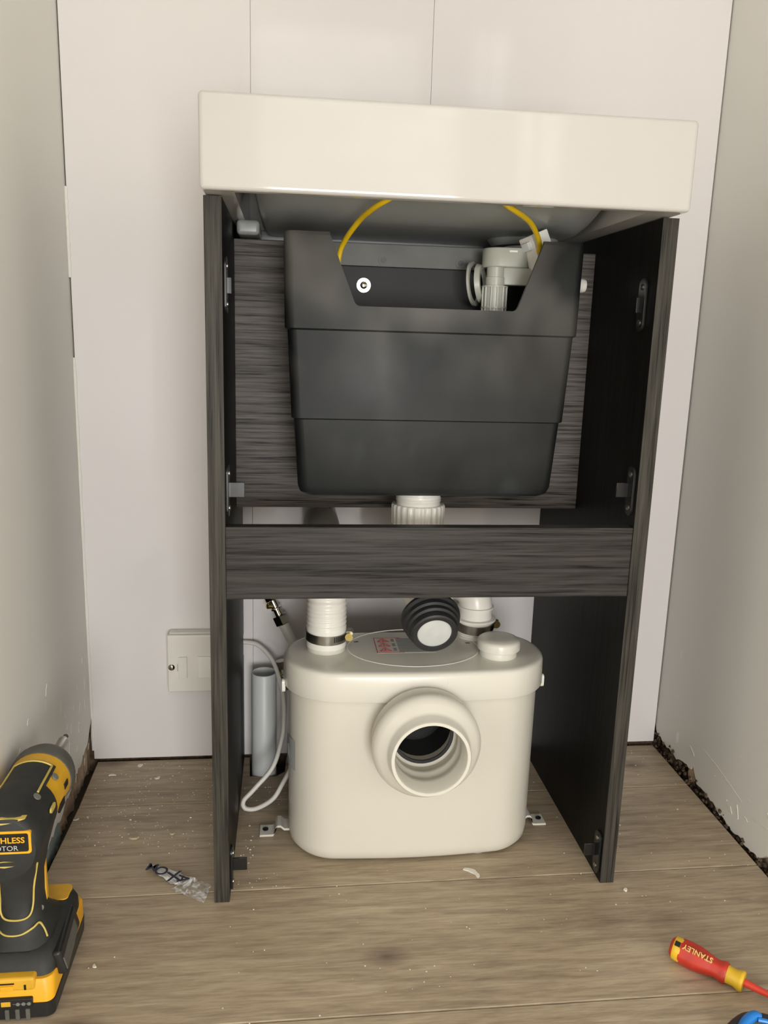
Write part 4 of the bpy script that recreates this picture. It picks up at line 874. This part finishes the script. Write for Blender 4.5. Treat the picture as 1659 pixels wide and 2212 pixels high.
def scrap(c, L, w, ang, label, mat='scrap', seed=1, h=0.0016):
    rn = random.Random(seed); n = 9; top = []; bot = []
    for i in range(n):
        t = i / (n - 1); u = (t - 0.5) * L; ww = w * (0.35 + 0.65 * math.sin(PI * (0.12 + 0.76 * t))) * rn.uniform(.7, 1.2); cv = 0.18 * L * math.sin(PI * t) * (1 if seed % 2 else -1)
        top.append((u, cv + ww / 2)); bot.append((u, cv - ww / 2))
    poly = top + bot[::-1]; a = math.radians(ang)
    poly = [(c[0] + u * math.cos(a) - v * math.sin(a), c[1] + u * math.sin(a) + v * math.cos(a)) for u, v in poly]
    tag(build(MB().prism(poly, 'z', 0.0002, h), 'paint_flake', mat, None, 0, smooth=0), label, 'scrap', 'plaster and paint scraps on the floor')
scrap((0.0719, 0.0309), 0.024, 0.0075, -48, 'long white paint flake on the floor in front of the pump', 'scrap', 3)
scrap((-0.4301, 0.3022), 0.011, 0.003, 0, 'flat white plaster sliver near the left corner of the floor', 'scrap', 5)
scrap((-0.3925, 0.3289), 0.008, 0.007, 60, 'curled white paint flake below the left cladding', 'scrap', 7)
scrap((-0.3611, 0.2910), 0.008, 0.005, 40, 'small pointed white plaster chip on the floor behind the wrapper', 'scrap', 2)
scrap((-0.3686, 0.1388), 0.013, 0.006, 8, 'tan crumb of plaster midway between drill and cabinet', 'scrap_tan', 4, 0.003)
scrap((-0.3190, 0.1440), 0.006, 0.005, -30, 'small tan plaster crumb left of the cabinet side', 'scrap_tan', 6, 0.003)
scrap((-0.4560, 0.1869), 0.008, 0.002, 25, 'thin white sliver against the foot of the left wall', 'scrap', 8)
scrap((0.2596, -0.0166), 0.0045, 0.004, 70, 'tiny white plaster crumb right of the right cabinet foot', 'scrap', 9, 0.0025)
scrap((-0.3686, -0.0921), 0.005, 0.003, -60, 'small white plaster chip on the floor near the drill battery', 'scrap', 10)
mb = MB(); rnd = random.Random(9)
for i in range(520):
    k = rnd.random()
    if k < 0.45: x, y = rnd.uniform(-0.45, -0.255), rnd.uniform(0.10, 0.342)
    elif k < 0.65: x, y = rnd.uniform(-0.228, -0.165), rnd.uniform(0.02, 0.27)
    elif k < 0.8: x, y = rnd.uniform(0.16, 0.45), rnd.uniform(0.0, 0.33)
    else: x, y = rnd.uniform(-0.38, 0.45), rnd.uniform(-0.24, 0.05)
    if -0.34 < x < -0.255 and y < 0.08: continue
    if 0.25 < x < 0.36 and y < -0.1: continue
    if 0.228 < x < 0.254 and y > -0.005: continue
    if -0.206 < x < 0.206 and 0.05 < y < 0.2: continue
    s = rnd.uniform(0.0005, 0.0011) * (1.6 if rnd.random() < 0.08 else 1)
    mb.add([Vector((x, y, s * 0.5)) + Vector((p.x * rnd.uniform(.6, 1.3), p.y * rnd.uniform(.6, 1.3), p.z * 0.5)) * s for p in ico], icf)
ds = build(mb, 'plaster_dust', 'scrap', None, 0, smooth=0)
ds['kind'] = 'stuff'; ds['label'] = 'fine white plaster specks scattered over the floor'; ds['category'] = 'debris'

# housing added around the unseen ceiling fill light, flush with the ceiling
lamp = box('ceiling_fill_panel', 'panelwhite', None, -0.62, 0.82, -2.47, -1.63, 2.378, 2.399, 0.003)
tag(lamp, 'added flat white panel of the unseen ceiling fill light behind the camera', 'lamp')
